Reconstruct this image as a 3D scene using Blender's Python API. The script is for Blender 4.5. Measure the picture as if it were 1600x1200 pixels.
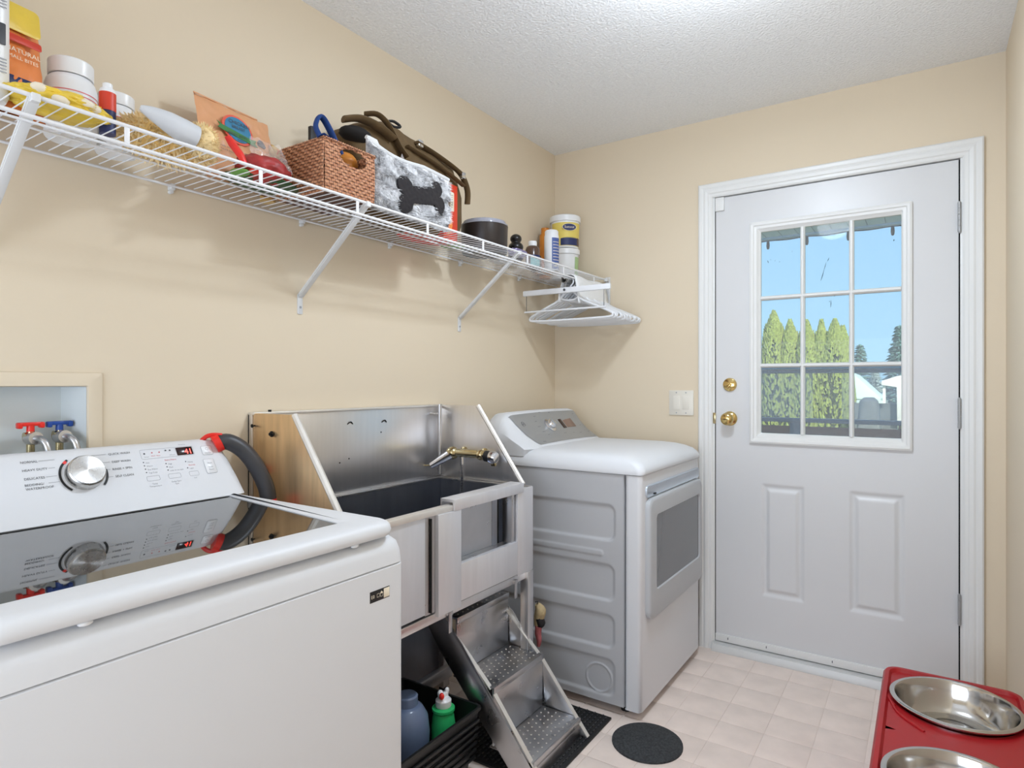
import bpy, bmesh, math, random
from mathutils import Vector, Matrix, noise

for o in list(bpy.data.objects):
    bpy.data.objects.remove(o)
SC = bpy.context.scene
COL = SC.collection
PI = math.pi
rnd = random.Random(7)

# ------------------------------------------------------------------ camera
cam = bpy.data.cameras.new('camera')
camo = bpy.data.objects.new('camera', cam)
COL.objects.link(camo)
YAW = math.radians(33.6)
camo.location = (1.655, -2.906, 1.223)
camo.rotation_euler = (PI / 2, 0, YAW)
cam.sensor_width = 36.0
cam.lens = 36.0 * 973 / 1600
cam.shift_y = -2 / 1600
cam.clip_start = 0.02
cam.clip_end = 400
SC.camera = camo

# ------------------------------------------------------------------ world, sun, lights, exposure
W = bpy.data.worlds.new('sky')
SC.world = W
W.use_nodes = True
nt = W.node_tree
nt.nodes.clear()
wo = nt.nodes.new('ShaderNodeOutputWorld')
bg = nt.nodes.new('ShaderNodeBackground')
tc = nt.nodes.new('ShaderNodeTexCoord')
sx = nt.nodes.new('ShaderNodeSeparateXYZ')
cr = nt.nodes.new('ShaderNodeValToRGB')
cr.color_ramp.elements[0].position = 0.0
cr.color_ramp.elements[0].color = (0.40, 0.72, 0.94, 1)
cr.color_ramp.elements[1].position = 0.5
cr.color_ramp.elements[1].color = (0.17, 0.46, 0.88, 1)
nt.links.new(tc.outputs['Generated'], sx.inputs[0])
nt.links.new(sx.outputs['Z'], cr.inputs[0])
nt.links.new(cr.outputs[0], bg.inputs[0])
bg.inputs[1].default_value = 1.0
nt.links.new(bg.outputs[0], wo.inputs[0])


def light(name, kind, loc, energy, color, **kw):
    l = bpy.data.lights.new(name, kind)
    l.energy = energy
    l.color = color
    for k, v in kw.items():
        setattr(l, k, v)
    o = bpy.data.objects.new(name, l)
    o.location = loc
    COL.objects.link(o)
    return o


sun = light('sun', 'SUN', (6, -10, 12), 6.0, (1.0, 0.93, 0.80), angle=0.01)
sun.rotation_euler = Vector((-0.45, 0.72, -0.62)).to_track_quat('-Z', 'Y').to_euler()
# flush ceiling fixture of the room
lampB = light('globe_glow', 'POINT', (1.19, -1.28, 2.18), 10, (0.76, 0.87, 1.0), shadow_soft_size=0.09)
lampA = light('ceiling_bulb', 'AREA', (1.19, -1.28, 2.365), 12, (0.76, 0.87, 1.0), shape='DISK', size=0.18)
# unseen fill lamp added behind the camera, tilted up to lift the ceiling
fill = light('rear_fill', 'AREA', (1.0, -4.05, 1.45), 46, (0.68, 0.81, 1.0), shape='RECTANGLE', size=1.7, size_y=1.9)
fill.rotation_euler = (PI / 2 + 0.45, 0, 0)
SC.view_settings.view_transform = 'Standard'
SC.view_settings.look = 'None'
SC.view_settings.exposure = 0.15
SC.view_settings.gamma = 1.0
SC.view_settings.use_curve_mapping = False


# ------------------------------------------------------------------ materials
def srgb(r, g, b):
    f = lambda c: (c / 255 / 12.92) if c / 255 <= 0.04045 else ((c / 255 + 0.055) / 1.055) ** 2.4
    return (f(r), f(g), f(b), 1)


def mat(name, col, rough=0.5, metal=0.0, var=0.0, vscale=8.0, bump=0.0, bscale=60.0, stretch=(1, 1, 1), coat=0.0,
        emit=None, estr=0.0, trans=0.0, alpha=1.0, spec=0.5, rvar=0.0, sheen=0.0, bdist=0.002):
    m = bpy.data.materials.new(name)
    m.use_nodes = True
    n = m.node_tree
    b = n.nodes['Principled BSDF']
    c = col if len(col) == 4 else (*col, 1)
    b.inputs['Base Color'].default_value = c
    b.inputs['Roughness'].default_value = rough
    b.inputs['Metallic'].default_value = metal
    b.inputs['Specular IOR Level'].default_value = spec
    b.inputs['Coat Weight'].default_value = coat
    b.inputs['Coat Roughness'].default_value = 0.08
    b.inputs['Sheen Weight'].default_value = sheen
    b.inputs['Transmission Weight'].default_value = trans
    b.inputs['Alpha'].default_value = alpha
    if emit:
        b.inputs['Emission Color'].default_value = emit
        b.inputs['Emission Strength'].default_value = estr
    tco = n.nodes.new('ShaderNodeTexCoord')
    mp = n.nodes.new('ShaderNodeMapping')
    mp.inputs['Scale'].default_value = stretch
    n.links.new(tco.outputs['Object'], mp.inputs[0])
    nz = n.nodes.new('ShaderNodeTexNoise')
    nz.inputs['Scale'].default_value = vscale
    nz.inputs['Detail'].default_value = 5
    n.links.new(mp.outputs[0], nz.inputs[0])
    if var > 0:
        mx = n.nodes.new('ShaderNodeMix')
        mx.data_type = 'RGBA'
        mx.blend_type = 'MULTIPLY'
        mx.inputs[0].default_value = 1.0
        r = n.nodes.new('ShaderNodeMapRange')
        r.inputs['From Min'].default_value = 0.3
        r.inputs['From Max'].default_value = 0.7
        r.inputs['To Min'].default_value = 1 - var
        r.inputs['To Max'].default_value = 1 + var * 0.35
        n.links.new(nz.outputs['Fac'], r.inputs['Value'])
        mx.inputs[6].default_value = c
        n.links.new(r.outputs[0], mx.inputs[7])
        n.links.new(mx.outputs[2], b.inputs['Base Color'])
    if rvar > 0:
        r = n.nodes.new('ShaderNodeMapRange')
        r.inputs['From Min'].default_value = 0.3
        r.inputs['From Max'].default_value = 0.7
        r.inputs['To Min'].default_value = max(0.02, rough - rvar)
        r.inputs['To Max'].default_value = rough + rvar
        n.links.new(nz.outputs['Fac'], r.inputs['Value'])
        n.links.new(r.outputs[0], b.inputs['Roughness'])
    if bump > 0:
        nb = n.nodes.new('ShaderNodeTexNoise')
        nb.inputs['Scale'].default_value = bscale
        nb.inputs['Detail'].default_value = 4
        n.links.new(mp.outputs[0], nb.inputs[0])
        bp = n.nodes.new('ShaderNodeBump')
        bp.inputs['Strength'].default_value = bump
        bp.inputs['Distance'].default_value = bdist
        n.links.new(nb.outputs['Fac'], bp.inputs['Height'])
        n.links.new(bp.outputs[0], b.inputs['Normal'])
    return m


M = {}
M['wall'] = mat('wall paint', srgb(227, 211, 186), 0.75, var=0.015, vscale=2.0, bump=0.12, bscale=180, bdist=0.001)
M['ceiling'] = mat('popcorn ceiling', srgb(246, 246, 246), 0.95, var=0.06, vscale=90, bump=1.0, bscale=110, bdist=0.006)
M['trim'] = mat('white trim paint', srgb(232, 232, 230), 0.35, var=0.01, vscale=5)
M['door'] = mat('door paint', srgb(219, 219, 220), 0.34, var=0.012, vscale=4, bump=0.05, bscale=14)
M['tile'] = mat('beige vinyl tile', srgb(240, 223, 212), 0.42, var=0.09, vscale=11, bump=0.08, bscale=30)
M['grout'] = mat('vinyl grout', srgb(228, 212, 200), 0.55, var=0.04, vscale=12)
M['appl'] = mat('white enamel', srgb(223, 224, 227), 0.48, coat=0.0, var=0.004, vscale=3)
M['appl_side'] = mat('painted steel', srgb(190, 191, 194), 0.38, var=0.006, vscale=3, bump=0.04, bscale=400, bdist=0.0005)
M['plastic_w'] = mat('white plastic', srgb(238, 239, 241), 0.3, var=0.004)
M['plastic_g'] = mat('light grey plastic', srgb(188, 190, 193), 0.35, var=0.006)
M['silver'] = mat('silver panel', srgb(166, 167, 168), 0.38, metal=0.35, var=0.02, vscale=40, stretch=(1, 30, 1))
M['doorglass'] = mat('grey door window', srgb(92, 93, 95), 0.12, var=0.01, coat=0.5)
M['lidglass'] = mat('smoked glass', srgb(26, 26, 24), 0.02, coat=0.25, spec=0.5)
b_ = M['lidglass'].node_tree.nodes['Principled BSDF']
b_.inputs['IOR'].default_value = 1.62
b_.inputs['Coat Roughness'].default_value = 0.02
M['chrome'] = mat('chrome', srgb(225, 225, 228), 0.1, metal=1.0, var=0.01)
M['brushed'] = mat('spun steel', srgb(200, 198, 195), 0.28, metal=1.0, rvar=0.05, vscale=60)


def radial(m):
    # spun metal: fan-shaped highlight from anisotropy around the knob axis
    n = m.node_tree
    b = n.nodes['Principled BSDF']
    b.inputs['Anisotropic'].default_value = 0.85
    t = n.nodes.new('ShaderNodeTangent')
    t.direction_type = 'RADIAL'
    t.axis = 'Z'
    n.links.new(t.outputs[0], b.inputs['Tangent'])


radial(M['brushed'])
M['steel'] = mat('brushed stainless', srgb(226, 224, 224), 0.32, metal=0.95, rvar=0.015, var=0.035, vscale=5, stretch=(14, 14, 1.0))
M['steel_h'] = mat('stainless front', srgb(226, 226, 230), 0.46, metal=0.62, rvar=0.03, var=0.05, vscale=4, stretch=(10, 10, 1.2))
M['steel_warm'] = mat('wall-tinted stainless side', srgb(226, 194, 152), 0.38, metal=0.8, rvar=0.03, var=0.16, vscale=5, stretch=(12, 12, 1.0))  # warm reflection of the beige wall put into the base colour
M['steel_s'] = mat('smooth stainless', srgb(200, 200, 202), 0.30, metal=1.0, rvar=0.04, var=0.06, vscale=14)
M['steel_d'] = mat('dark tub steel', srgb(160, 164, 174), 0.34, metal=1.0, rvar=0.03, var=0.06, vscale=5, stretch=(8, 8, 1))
M['edge'] = mat('rolled bright edge', srgb(232, 228, 222), 0.45, metal=0.7, var=0.05, vscale=30)
M['wire'] = mat('white vinyl wire', srgb(232, 232, 234), 0.35, var=0.01)
M['bracket'] = mat('white bracket', srgb(222, 222, 222), 0.4, var=0.02)
M['brass'] = mat('polished brass', srgb(208, 182, 122), 0.13, metal=1.0, var=0.03)
M['brassold'] = mat('worn plated brass', srgb(196, 180, 140), 0.18, metal=1.0, var=0.2, vscale=30)
M['blackrub'] = mat('black rubber', srgb(24, 24, 26), 0.55, var=0.1)
M['darkgap'] = mat('dark gap', srgb(12, 12, 13), 0.8, var=0.05)
M['hosegrey'] = mat('dark grey hose', srgb(58, 58, 62), 0.42, var=0.05, vscale=20)
M['red'] = mat('bright red plastic', srgb(232, 44, 34), 0.3, var=0.03)
M['blue'] = mat('blue plastic', srgb(26, 70, 150), 0.35, var=0.03)
M['ink'] = mat('grey print', srgb(70, 72, 78), 0.5, var=0.02)
M['inkl'] = mat('light grey print', srgb(160, 162, 168), 0.5, var=0.02)
M['inkr'] = mat('red print', srgb(225, 110, 115), 0.5, var=0.02)
M['led'] = mat('red digits', srgb(255, 60, 50), 0.4, emit=srgb(255, 70, 60), estr=4.0)
M['ledpanel'] = mat('display window', srgb(40, 14, 16), 0.2, var=0.02)
M['feeder'] = mat('red feeder plastic', srgb(168, 22, 28), 0.4, var=0.05, vscale=10, bump=0.1, bscale=250, bdist=0.0006)
M['bowl'] = mat('bowl steel', srgb(205, 203, 200), 0.14, metal=1.0, rvar=0.05, var=0.05, vscale=20)
M['mat'] = mat('black rubber mat', srgb(20, 20, 21), 0.6, var=0.15, vscale=60)
M['rug'] = mat('charcoal rug', srgb(62, 64, 66), 0.95, var=0.6, vscale=160, bump=0.5, bscale=200)
M['wicker'] = mat('woven rush', srgb(192, 138, 100), 0.6, var=0.25, vscale=60)
M['strapblue'] = mat('blue webbing', srgb(22, 62, 128), 0.7, var=0.12, vscale=70)
M['duffel'] = mat('brown canvas', srgb(104, 82, 52), 0.85, var=0.18, vscale=25, bump=0.3, bscale=250)
M['duffeld'] = mat('dark bag underside', srgb(26, 22, 20), 0.9, var=0.15, vscale=25)
M['fur'] = mat('grey white fur', srgb(250, 249, 250), 0.9, var=0.38, vscale=110, stretch=(1, 1, 0.5))
M['furtrim'] = mat('pale satin trim', srgb(222, 222, 222), 0.6, var=0.05)
M['boneblack'] = mat('black plush', srgb(38, 34, 36), 0.9, var=0.15, vscale=60)
M['redbox'] = mat('red carton', srgb(214, 62, 36), 0.45, var=0.06, vscale=20)
M['cream'] = mat('cream print', srgb(240, 228, 205), 0.5, var=0.04)
M['fleece'] = mat('yellow fleece', srgb(244, 204, 130), 0.95, var=0.20, vscale=45)
M['fleecel'] = mat('pale fleece tufts', srgb(255, 230, 178), 0.95, var=0.2, vscale=50)
M['cuff'] = mat('pale grey cuff', srgb(206, 208, 212), 0.6, var=0.05)
M['kraft'] = mat('kraft pouch', srgb(224, 164, 118), 0.42, var=0.06, vscale=12, bump=0.15, bscale=18, bdist=0.004)
M['logoblue'] = mat('logo blue', srgb(48, 128, 168), 0.5, var=0.05)
M['logored'] = mat('logo coral', srgb(232, 96, 72), 0.5, var=0.05)
M['logogreen'] = mat('logo green', srgb(58, 128, 62), 0.5, var=0.05)
M['film'] = mat('clear film', srgb(235, 225, 222), 0.12, var=0.02, alpha=0.28)
M['redmeat'] = mat('red treats', srgb(168, 46, 44), 0.5, var=0.35, vscale=45)
M['greenbag'] = mat('dark green bag', srgb(34, 78, 36), 0.45, var=0.3, vscale=14)
M['limegreen'] = mat('lime green print', srgb(118, 176, 84), 0.5, var=0.1)
M['yellow'] = mat('yellow bag', srgb(240, 206, 70), 0.35, var=0.12, vscale=14, bump=0.3, bscale=18, bdist=0.01)
M['orange'] = mat('orange bag', srgb(240, 140, 70), 0.4, var=0.08, vscale=12)
M['orangecap'] = mat('amber plastic', srgb(206, 128, 40), 0.35, var=0.05)
M['gold'] = mat('gold label', srgb(206, 172, 108), 0.4, var=0.06)
M['blacktub'] = mat('black tub', srgb(44, 36, 34), 0.35, var=0.08, vscale=14)
M['clearlid'] = mat('clear lid', srgb(170, 172, 186), 0.12, var=0.04, alpha=0.75)
M['kong'] = mat('black rubber toy', srgb(22, 20, 20), 0.3, var=0.05)
M['amber'] = mat('brown bottle', srgb(92, 70, 58), 0.2, var=0.06)
M['teal'] = mat('teal label', srgb(120, 190, 196), 0.5, var=0.05)
M['labelblue'] = mat('blue label', srgb(74, 96, 158), 0.5, var=0.05)
M['navy'] = mat('navy print', srgb(34, 46, 96), 0.5, var=0.05)
M['labelyellow'] = mat('yellow label', srgb(236, 214, 110), 0.5, var=0.08)
M['lilac'] = mat('lilac foil', srgb(150, 140, 180), 0.3, metal=0.3, var=0.2, vscale=30)
M['hanger'] = mat('white hanger plastic', srgb(232, 233, 236), 0.35, var=0.01)
M['crate'] = mat('black crate', srgb(26, 27, 27), 0.45, var=0.1)
M['jug'] = mat('translucent blue jug', srgb(112, 128, 158), 0.25, var=0.10, vscale=12, alpha=0.9)
M['greenb'] = mat('green bottle', srgb(52, 190, 112), 0.35, var=0.04)
M['pink'] = mat('dusty pink cloth', srgb(176, 98, 100), 0.9, var=0.2, vscale=40)
M['tan'] = mat('tan knit', srgb(190, 170, 130), 0.9, var=0.2, vscale=80)
M['cloth'] = mat('white cotton', srgb(238, 238, 238), 0.85, var=0.02, bump=0.1, bscale=40)
M['pane'] = mat('pane glass', srgb(240, 246, 250), 0.02, alpha=0.10)
M['ivory'] = mat('ivory plastic', srgb(232, 226, 214), 0.4, var=0.01)
M['boxw'] = mat('box plastic', srgb(220, 224, 222), 0.45, var=0.02)
M['soffit'] = mat('vinyl soffit', srgb(214, 224, 234), 0.6, var=0.05)
M['rail'] = mat('dark rail paint', srgb(70, 96, 118), 0.5, var=0.05)
M['railglass'] = mat('rail glass', srgb(190, 215, 240), 0.05, alpha=0.14)
M['plank'] = mat('stained wood', srgb(112, 72, 56), 0.7, var=0.3, vscale=12, stretch=(1, 1, 8))
M['cedar'] = mat('cedar foliage', srgb(154, 172, 84), 0.8, var=0.6, vscale=22)
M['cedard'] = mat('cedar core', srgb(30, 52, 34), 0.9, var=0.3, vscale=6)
M['conifer'] = mat('blue conifer', srgb(92, 134, 128), 0.9, var=0.4, vscale=5)
M['bush'] = mat('bare bush', srgb(150, 172, 168), 0.9, var=0.4, vscale=7)
M['house'] = mat('house siding', srgb(232, 232, 226), 0.8, var=0.03)
M['roofpale'] = mat('pale metal roof', srgb(206, 232, 222), 0.6, var=0.03)
M['lawn'] = mat('lawn', srgb(120, 140, 70), 0.9, var=0.3, vscale=3)
M['shed'] = mat('weathered shed', srgb(96, 104, 104), 0.8, var=0.3, vscale=6)
M['doorglassdark'] = M['doorglass']

# ------------------------------------------------------------------ mesh builder
WL = {}


def rr(x0, x1, y0, y1, r, n=5):
    """rounded rectangle loop, counter-clockwise"""
    r = max(1e-4, min(r, (x1 - x0) / 2 - 1e-4, (y1 - y0) / 2 - 1e-4))
    L = []
    for cx, cy, a0 in ((x1 - r, y1 - r, 0), (x0 + r, y1 - r, PI / 2), (x0 + r, y0 + r, PI), (x1 - r, y0 + r, 1.5 * PI)):
        for i in range(n + 1):
            a = a0 + PI / 2 * i / n
            L.append((cx + r * math.cos(a), cy + r * math.sin(a)))
    return L


def smoothpts(P, k=5):
    P = [Vector(p) for p in P]
    out = []
    for i in range(len(P) - 1):
        p0 = P[max(0, i - 1)]; p1 = P[i]; p2 = P[i + 1]; p3 = P[min(len(P) - 1, i + 2)]
        for j in range(k):
            t = j / k
            out.append(0.5 * ((2 * p1) + (-p0 + p2) * t + (2 * p0 - 5 * p1 + 4 * p2 - p3) * t * t + (-p0 + 3 * p1 - 3 * p2 + p3) * t ** 3))
    out.append(P[-1])
    return out


class B:
    def __init__(s):
        s.b = bmesh.new()

    def vs(s, L):
        return [s.b.verts.new(v) for v in L]

    def face(s, vl):
        try:
            return s.b.faces.new(vl)
        except ValueError:
            return None

    def box(s, x0, x1, y0, y1, z0, z1, bev=0.0, seg=2, mtx=None):
        v = s.vs([(x, y, z) for z in (z0, z1) for y in (y0, y1) for x in (x0, x1)])
        fs = [s.face([v[i] for i in q]) for q in ((0, 2, 3, 1), (4, 5, 7, 6), (0, 1, 5, 4), (2, 6, 7, 3), (0, 4, 6, 2), (1, 3, 7, 5))]
        if mtx is not None:
            for q in v:
                q.co = mtx @ q.co
        if bev > 0:
            es = list({e for f in fs for e in f.edges})
            bmesh.ops.bevel(s.b, geom=es, offset=bev, segments=seg, affect='EDGES', profile=0.5)
        return s

    def loft(s, loops, cap0=True, cap1=True, closed=True):
        R = [s.vs(l) for l in loops]
        n = len(R[0])
        for a, b in zip(R, R[1:]):
            for i in range(n if closed else n - 1):
                j = (i + 1) % n
                s.face([a[i], a[j], b[j], b[i]])
        if cap0:
            s.face(R[0][::-1])
        if cap1:
            s.face(R[-1])
        return s

    def rloft(s, secs, n=5, cap0=True, cap1=True):
        """secs: (z, x0, x1, y0, y1, r)"""
        return s.loft([[(x, y, z) for x, y in rr(x0, x1, y0, y1, r, n)] for z, x0, x1, y0, y1, r in secs], cap0, cap1)

    def cyl(s, p0, p1, r0, r1=None, seg=16, cap=True):
        r1 = r0 if r1 is None else r1
        p0 = Vector(p0); p1 = Vector(p1)
        d = (p1 - p0).normalized()
        u = d.orthogonal().normalized(); w = d.cross(u)
        ring = lambda p, r: [p + (u * math.cos(2 * PI * i / seg) + w * math.sin(2 * PI * i / seg)) * r for i in range(seg)]
        return s.loft([ring(p0, r0), ring(p1, r1)], cap, cap)

    def tube(s, pts, r, seg=8, sm=0, cap=True, flat=1.0, up=None):
        if sm:
            pts = smoothpts(pts, sm)
        P = [Vector(p) for p in pts]
        if isinstance(r, (list, tuple)) and len(r) != len(P):
            m = len(r) - 1; q = len(P) - 1
            r = [r[min(m, int(i * m / q))] * (1 - (i * m / q) % 1) + r[min(m, int(i * m / q) + 1)] * ((i * m / q) % 1) for i in range(len(P))]
        loops = []
        u = None
        for i, p in enumerate(P):
            t = (P[min(i + 1, len(P) - 1)] - P[max(i - 1, 0)])
            t = t.normalized() if t.length > 1e-9 else Vector((0, 0, 1))
            if u is None:
                u = Vector(up) if up else t.orthogonal()
            u = (u - t * u.dot(t))
            u = u.normalized() if u.length > 1e-6 else t.orthogonal().normalized()
            w = t.cross(u)
            rad = r[i] if isinstance(r, (list, tuple)) else r
            loops.append([p + (u * math.cos(2 * PI * k / seg) * flat + w * math.sin(2 * PI * k / seg)) * rad for k in range(seg)])
        return s.loft(loops, cap, cap)

    def lathe(s, prof, c=(0, 0, 0), axis=(0, 0, 1), seg=24, cap0=True, cap1=True, sq=1.0):
        ax = Vector(axis).normalized()
        q = Vector((0, 0, 1)).rotation_difference(ax)
        c = Vector(c)
        loops = [[c + q @ Vector((r * math.cos(2 * PI * i / seg), sq * r * math.sin(2 * PI * i / seg), z)) for i in range(seg)] for r, z in prof]
        return s.loft(loops, cap0, cap1)

    def prism(s, poly, o, u, w, depth, bev=0.0):
        """poly 2d in plane (u,w) at origin o; extruded along u x w by depth"""
        o = Vector(o); u = Vector(u); w = Vector(w); nrm = u.cross(w).normalized()
        A = [o + u * p[0] + w * p[1] for p in poly]
        a = s.vs(A); b = s.vs([p + nrm * depth for p in A])
        n = len(a)
        fs = [s.face(a[::-1]), s.face(b)]
        for i in range(n):
            fs.append(s.face([a[i], a[(i + 1) % n], b[(i + 1) % n], b[i]]))
        if bev > 0:
            es = list({e for f in fs for e in f.edges})
            bmesh.ops.bevel(s.b, geom=es, offset=bev, segments=2, affect='EDGES', profile=0.5)
        return s

    def grid(s, fn, nu, nv, skip=None):
        V = [[s.b.verts.new(fn(i / nu, j / nv)) for i in range(nu + 1)] for j in range(nv + 1)]
        for j in range(nv):
            for i in range(nu):
                if skip and skip((i + .5) / nu, (j + .5) / nv):
                    continue
                s.face([V[j][i], V[j][i + 1], V[j + 1][i + 1], V[j + 1][i]])
        return s

    def ball(s, c, rx, ry=None, rz=None, sub=3, fn=None):
        ry = rx if ry is None else ry
        rz = rx if rz is None else rz
        g = bmesh.ops.create_icosphere(s.b, subdivisions=sub, radius=1)
        c = Vector(c)
        for v in g['verts']:
            k = fn(v.co) if fn else 1
            v.co = c + Vector((v.co.x * rx, v.co.y * ry, v.co.z * rz)) * k
        return s

    def obj(s, name, m, parent=None, label=None, cat=None, group=None, kind=None, base=None, sharp=40, local=False, mesh=None):
        bmesh.ops.recalc_face_normals(s.b, faces=s.b.faces)
        me = bpy.data.meshes.new(name)
        s.b.to_mesh(me)
        s.b.free()
        me.materials.append(m)
        me.shade_smooth()
        me.set_sharp_from_angle(angle=math.radians(sharp))
        o = bpy.data.objects.new(name, me)
        COL.objects.link(o)
        if parent is not None:
            o.parent = parent
            if not local:
                me.transform(Matrix.Translation(-WL[parent.name]))
            WL[o.name] = WL[parent.name]
        else:
            if base is None:
                cs = [v.co for v in me.vertices]
                base = Vector(((min(c.x for c in cs) + max(c.x for c in cs)) / 2, (min(c.y for c in cs) + max(c.y for c in cs)) / 2, min(c.z for c in cs)))
            base = Vector(base)
            me.transform(Matrix.Translation(-base))
            o.location = base
            WL[o.name] = base
        tag(o, label, cat, group, kind)
        return o


def tag(o, label=None, cat=None, group=None, kind=None):
    if label: o['label'] = label
    if cat: o['category'] = cat
    if group: o['group'] = group
    if kind: o['kind'] = kind
    return o


def thing(name, loc, label=None, cat=None, group=None, kind=None):
    o = bpy.data.objects.new(name, None)
    COL.objects.link(o)
    o.location = loc
    o.empty_display_size = 0.05
    WL[o.name] = Vector(loc)
    return tag(o, label, cat, group, kind)


def copy_tree(o, parent=None):
    c = o.copy()
    COL.objects.link(c)
    c.parent = parent
    for ch in list(o.children):
        copy_tree(ch, c)
    return c


def part_copy(o, delta):
    c = o.copy()
    COL.objects.link(c)
    c.location = Vector(o.location) + Vector(delta)
    return c


_fc = {}


def text_into(bb, s, size, o, right, up, depth=0.0004, align='LEFT', sx=1.0, shear=0.0):
    """add lettering to builder bb, on the plane (right, up) at origin o"""
    key = (s, align)
    if key not in _fc:
        cu = bpy.data.curves.new('t', 'FONT')
        cu.body = s
        cu.size = 1.0
        cu.align_x = align
        cu.resolution_u = 2
        ob = bpy.data.objects.new('t', cu)
        COL.objects.link(ob)
        bpy.context.view_layer.update()
        dg = bpy.context.evaluated_depsgraph_get()
        me = bpy.data.meshes.new_from_object(ob.evaluated_get(dg))
        _fc[key] = ([v.co.copy() for v in me.vertices], [list(p.vertices) for p in me.polygons])
        bpy.data.objects.remove(ob)
        bpy.data.curves.remove(cu)
        bpy.data.meshes.remove(me)
    vs, fs = _fc[key]
    o = Vector(o); right = Vector(right).normalized(); up = Vector(up).normalized(); n = right.cross(up)
    V = [bb.b.verts.new(o + right * (v.x * size * sx + v.y * size * shear) + up * (v.y * size) + n * depth) for v in vs]
    for f in fs:
        bb.face([V[i] for i in f])


def disc_into(bb, o, right, up, rx, ry, depth, seg=20, a0=0, a1=2 * PI, inner=0.0):
    o = Vector(o); right = Vector(right).normalized(); up = Vector(up).normalized(); n = right.cross(up)
    if inner > 0:
        full = abs(a1 - a0 - 2 * PI) < 1e-6
        pts = [(a0 + (a1 - a0) * i / seg) for i in range(seg + 1)]
        A = [bb.b.verts.new(o + n * depth + right * rx * math.cos(a) + up * ry * math.sin(a)) for a in pts]
        C = [bb.b.verts.new(o + n * depth + right * rx * inner * math.cos(a) + up * ry * inner * math.sin(a)) for a in pts]
        for i in range(seg):
            bb.face([A[i], A[i + 1], C[i + 1], C[i]])
    else:
        bb.face([bb.b.verts.new(o + n * depth + right * rx * math.cos(2 * PI * i / seg) + up * ry * math.sin(2 * PI * i / seg)) for i in range(seg)])


def frame_into(bb, o, right, up, w, h, r, t, depth):
    """thin rounded outline"""
    o = Vector(o); right = Vector(right).normalized(); up = Vector(up).normalized(); n = right.cross(up)
    f = lambda L: [bb.b.verts.new(o + right * x + up * y + n * depth) for x, y in L]
    a = f(rr(-w / 2, w / 2, -h / 2, h / 2, r, 3)); b = f(rr(-w / 2 + t, w / 2 - t, -h / 2 + t, h / 2 - t, max(r - t, t * .2), 3))
    k = len(a)
    for i in range(k):
        bb.face([a[i], a[(i + 1) % k], b[(i + 1) % k], b[i]])


def plate_into(bb, o, right, up, w, h, r, z0, z1):
    o = Vector(o); right = Vector(right).normalized(); up = Vector(up).normalized(); n = right.cross(up)
    L = rr(-w / 2, w / 2, -h / 2, h / 2, r, 3)
    e = min(0.0008, (z1 - z0) * .5)
    L2 = rr(-w / 2 + e, w / 2 - e, -h / 2 + e, h / 2 - e, r, 3)
    bb.loft([[o + right * x + up * y + n * z0 for x, y in L], [o + right * x + up * y + n * (z1 - e) for x, y in L], [o + right * x + up * y + n * z1 for x, y in L2]])


def weave_mat():
    m = M['wicker']
    n = m.node_tree
    b = n.nodes['Principled BSDF']
    t = n.nodes.new('ShaderNodeTexCoord'); sp = n.nodes.new('ShaderNodeSeparateXYZ'); ad = n.nodes.new('ShaderNodeMath'); cb = n.nodes.new('ShaderNodeCombineXYZ')
    n.links.new(t.outputs['Object'], sp.inputs[0])
    n.links.new(sp.outputs[0], ad.inputs[0]); n.links.new(sp.outputs[1], ad.inputs[1])
    n.links.new(ad.outputs[0], cb.inputs[0]); n.links.new(sp.outputs[2], cb.inputs[1])
    br = n.nodes.new('ShaderNodeTexBrick')
    br.inputs['Scale'].default_value = 1.0
    br.inputs['Brick Width'].default_value = 0.0150
    br.inputs['Row Height'].default_value = 0.0087
    br.inputs['Mortar Size'].default_value = 0.0013
    br.inputs['Mortar Smooth'].default_value = 0.6
    br.inputs['Color1'].default_value = srgb(206, 150, 112)
    br.inputs['Color2'].default_value = srgb(184, 124, 88)
    br.inputs['Mortar'].default_value = srgb(84, 48, 32)  # shade in the weave gaps put into the colour
    n.links.new(cb.outputs[0], br.inputs['Vector'])
    n.links.new(br.outputs['Color'], b.inputs['Base Color'])


weave_mat()

# ================================================================== ROOM
RW = 1.90          # room width (x), corner at the origin, camera side is -y
CH = 2.44
YB = -4.15
XR = Vector((1, 0, 0)); YR = Vector((0, 1, 0)); ZR = Vector((0, 0, 1))
# left wall with the hole of the washer supply box
b = B()
hy0, hy1, hz0, hz1 = -2.60, -2.233, 0.99, 1.217
b.box(-0.13, 0, YB, hy0, 0, CH); b.box(-0.13, 0, hy1, 0.12, 0, CH)
b.box(-0.13, 0, hy0, hy1, 0, hz0); b.box(-0.13, 0, hy0, hy1, hz1, CH)
b.box(-0.13, -0.10, hy0, hy1, hz0, hz1)
b.obj('wall_left', M['wall'], kind='structure')
b = B()
DX0, DX1, DZ1 = 0.820, 1.790, 2.098      # rough opening of the door
b.box(0, DX0, 0, 0.12, 0, CH); b.box(DX1, RW, 0, 0.12, 0, CH); b.box(DX0, DX1, 0, 0.12, DZ1, CH)
b.obj('wall_back', M['wall'], kind='structure')
B().box(RW, RW + 0.12, YB, 0.12, 0, CH).obj('wall_right', M['wall'], kind='structure')
B().box(-0.13, RW + 0.12, YB - 0.12, YB, 0, CH).obj('wall_front', M['wall'], kind='structure')
B().box(-0.13, RW + 0.12, YB - 0.12, 0.12, CH, CH + 0.12).obj('ceiling', M['ceiling'], kind='structure')

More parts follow.
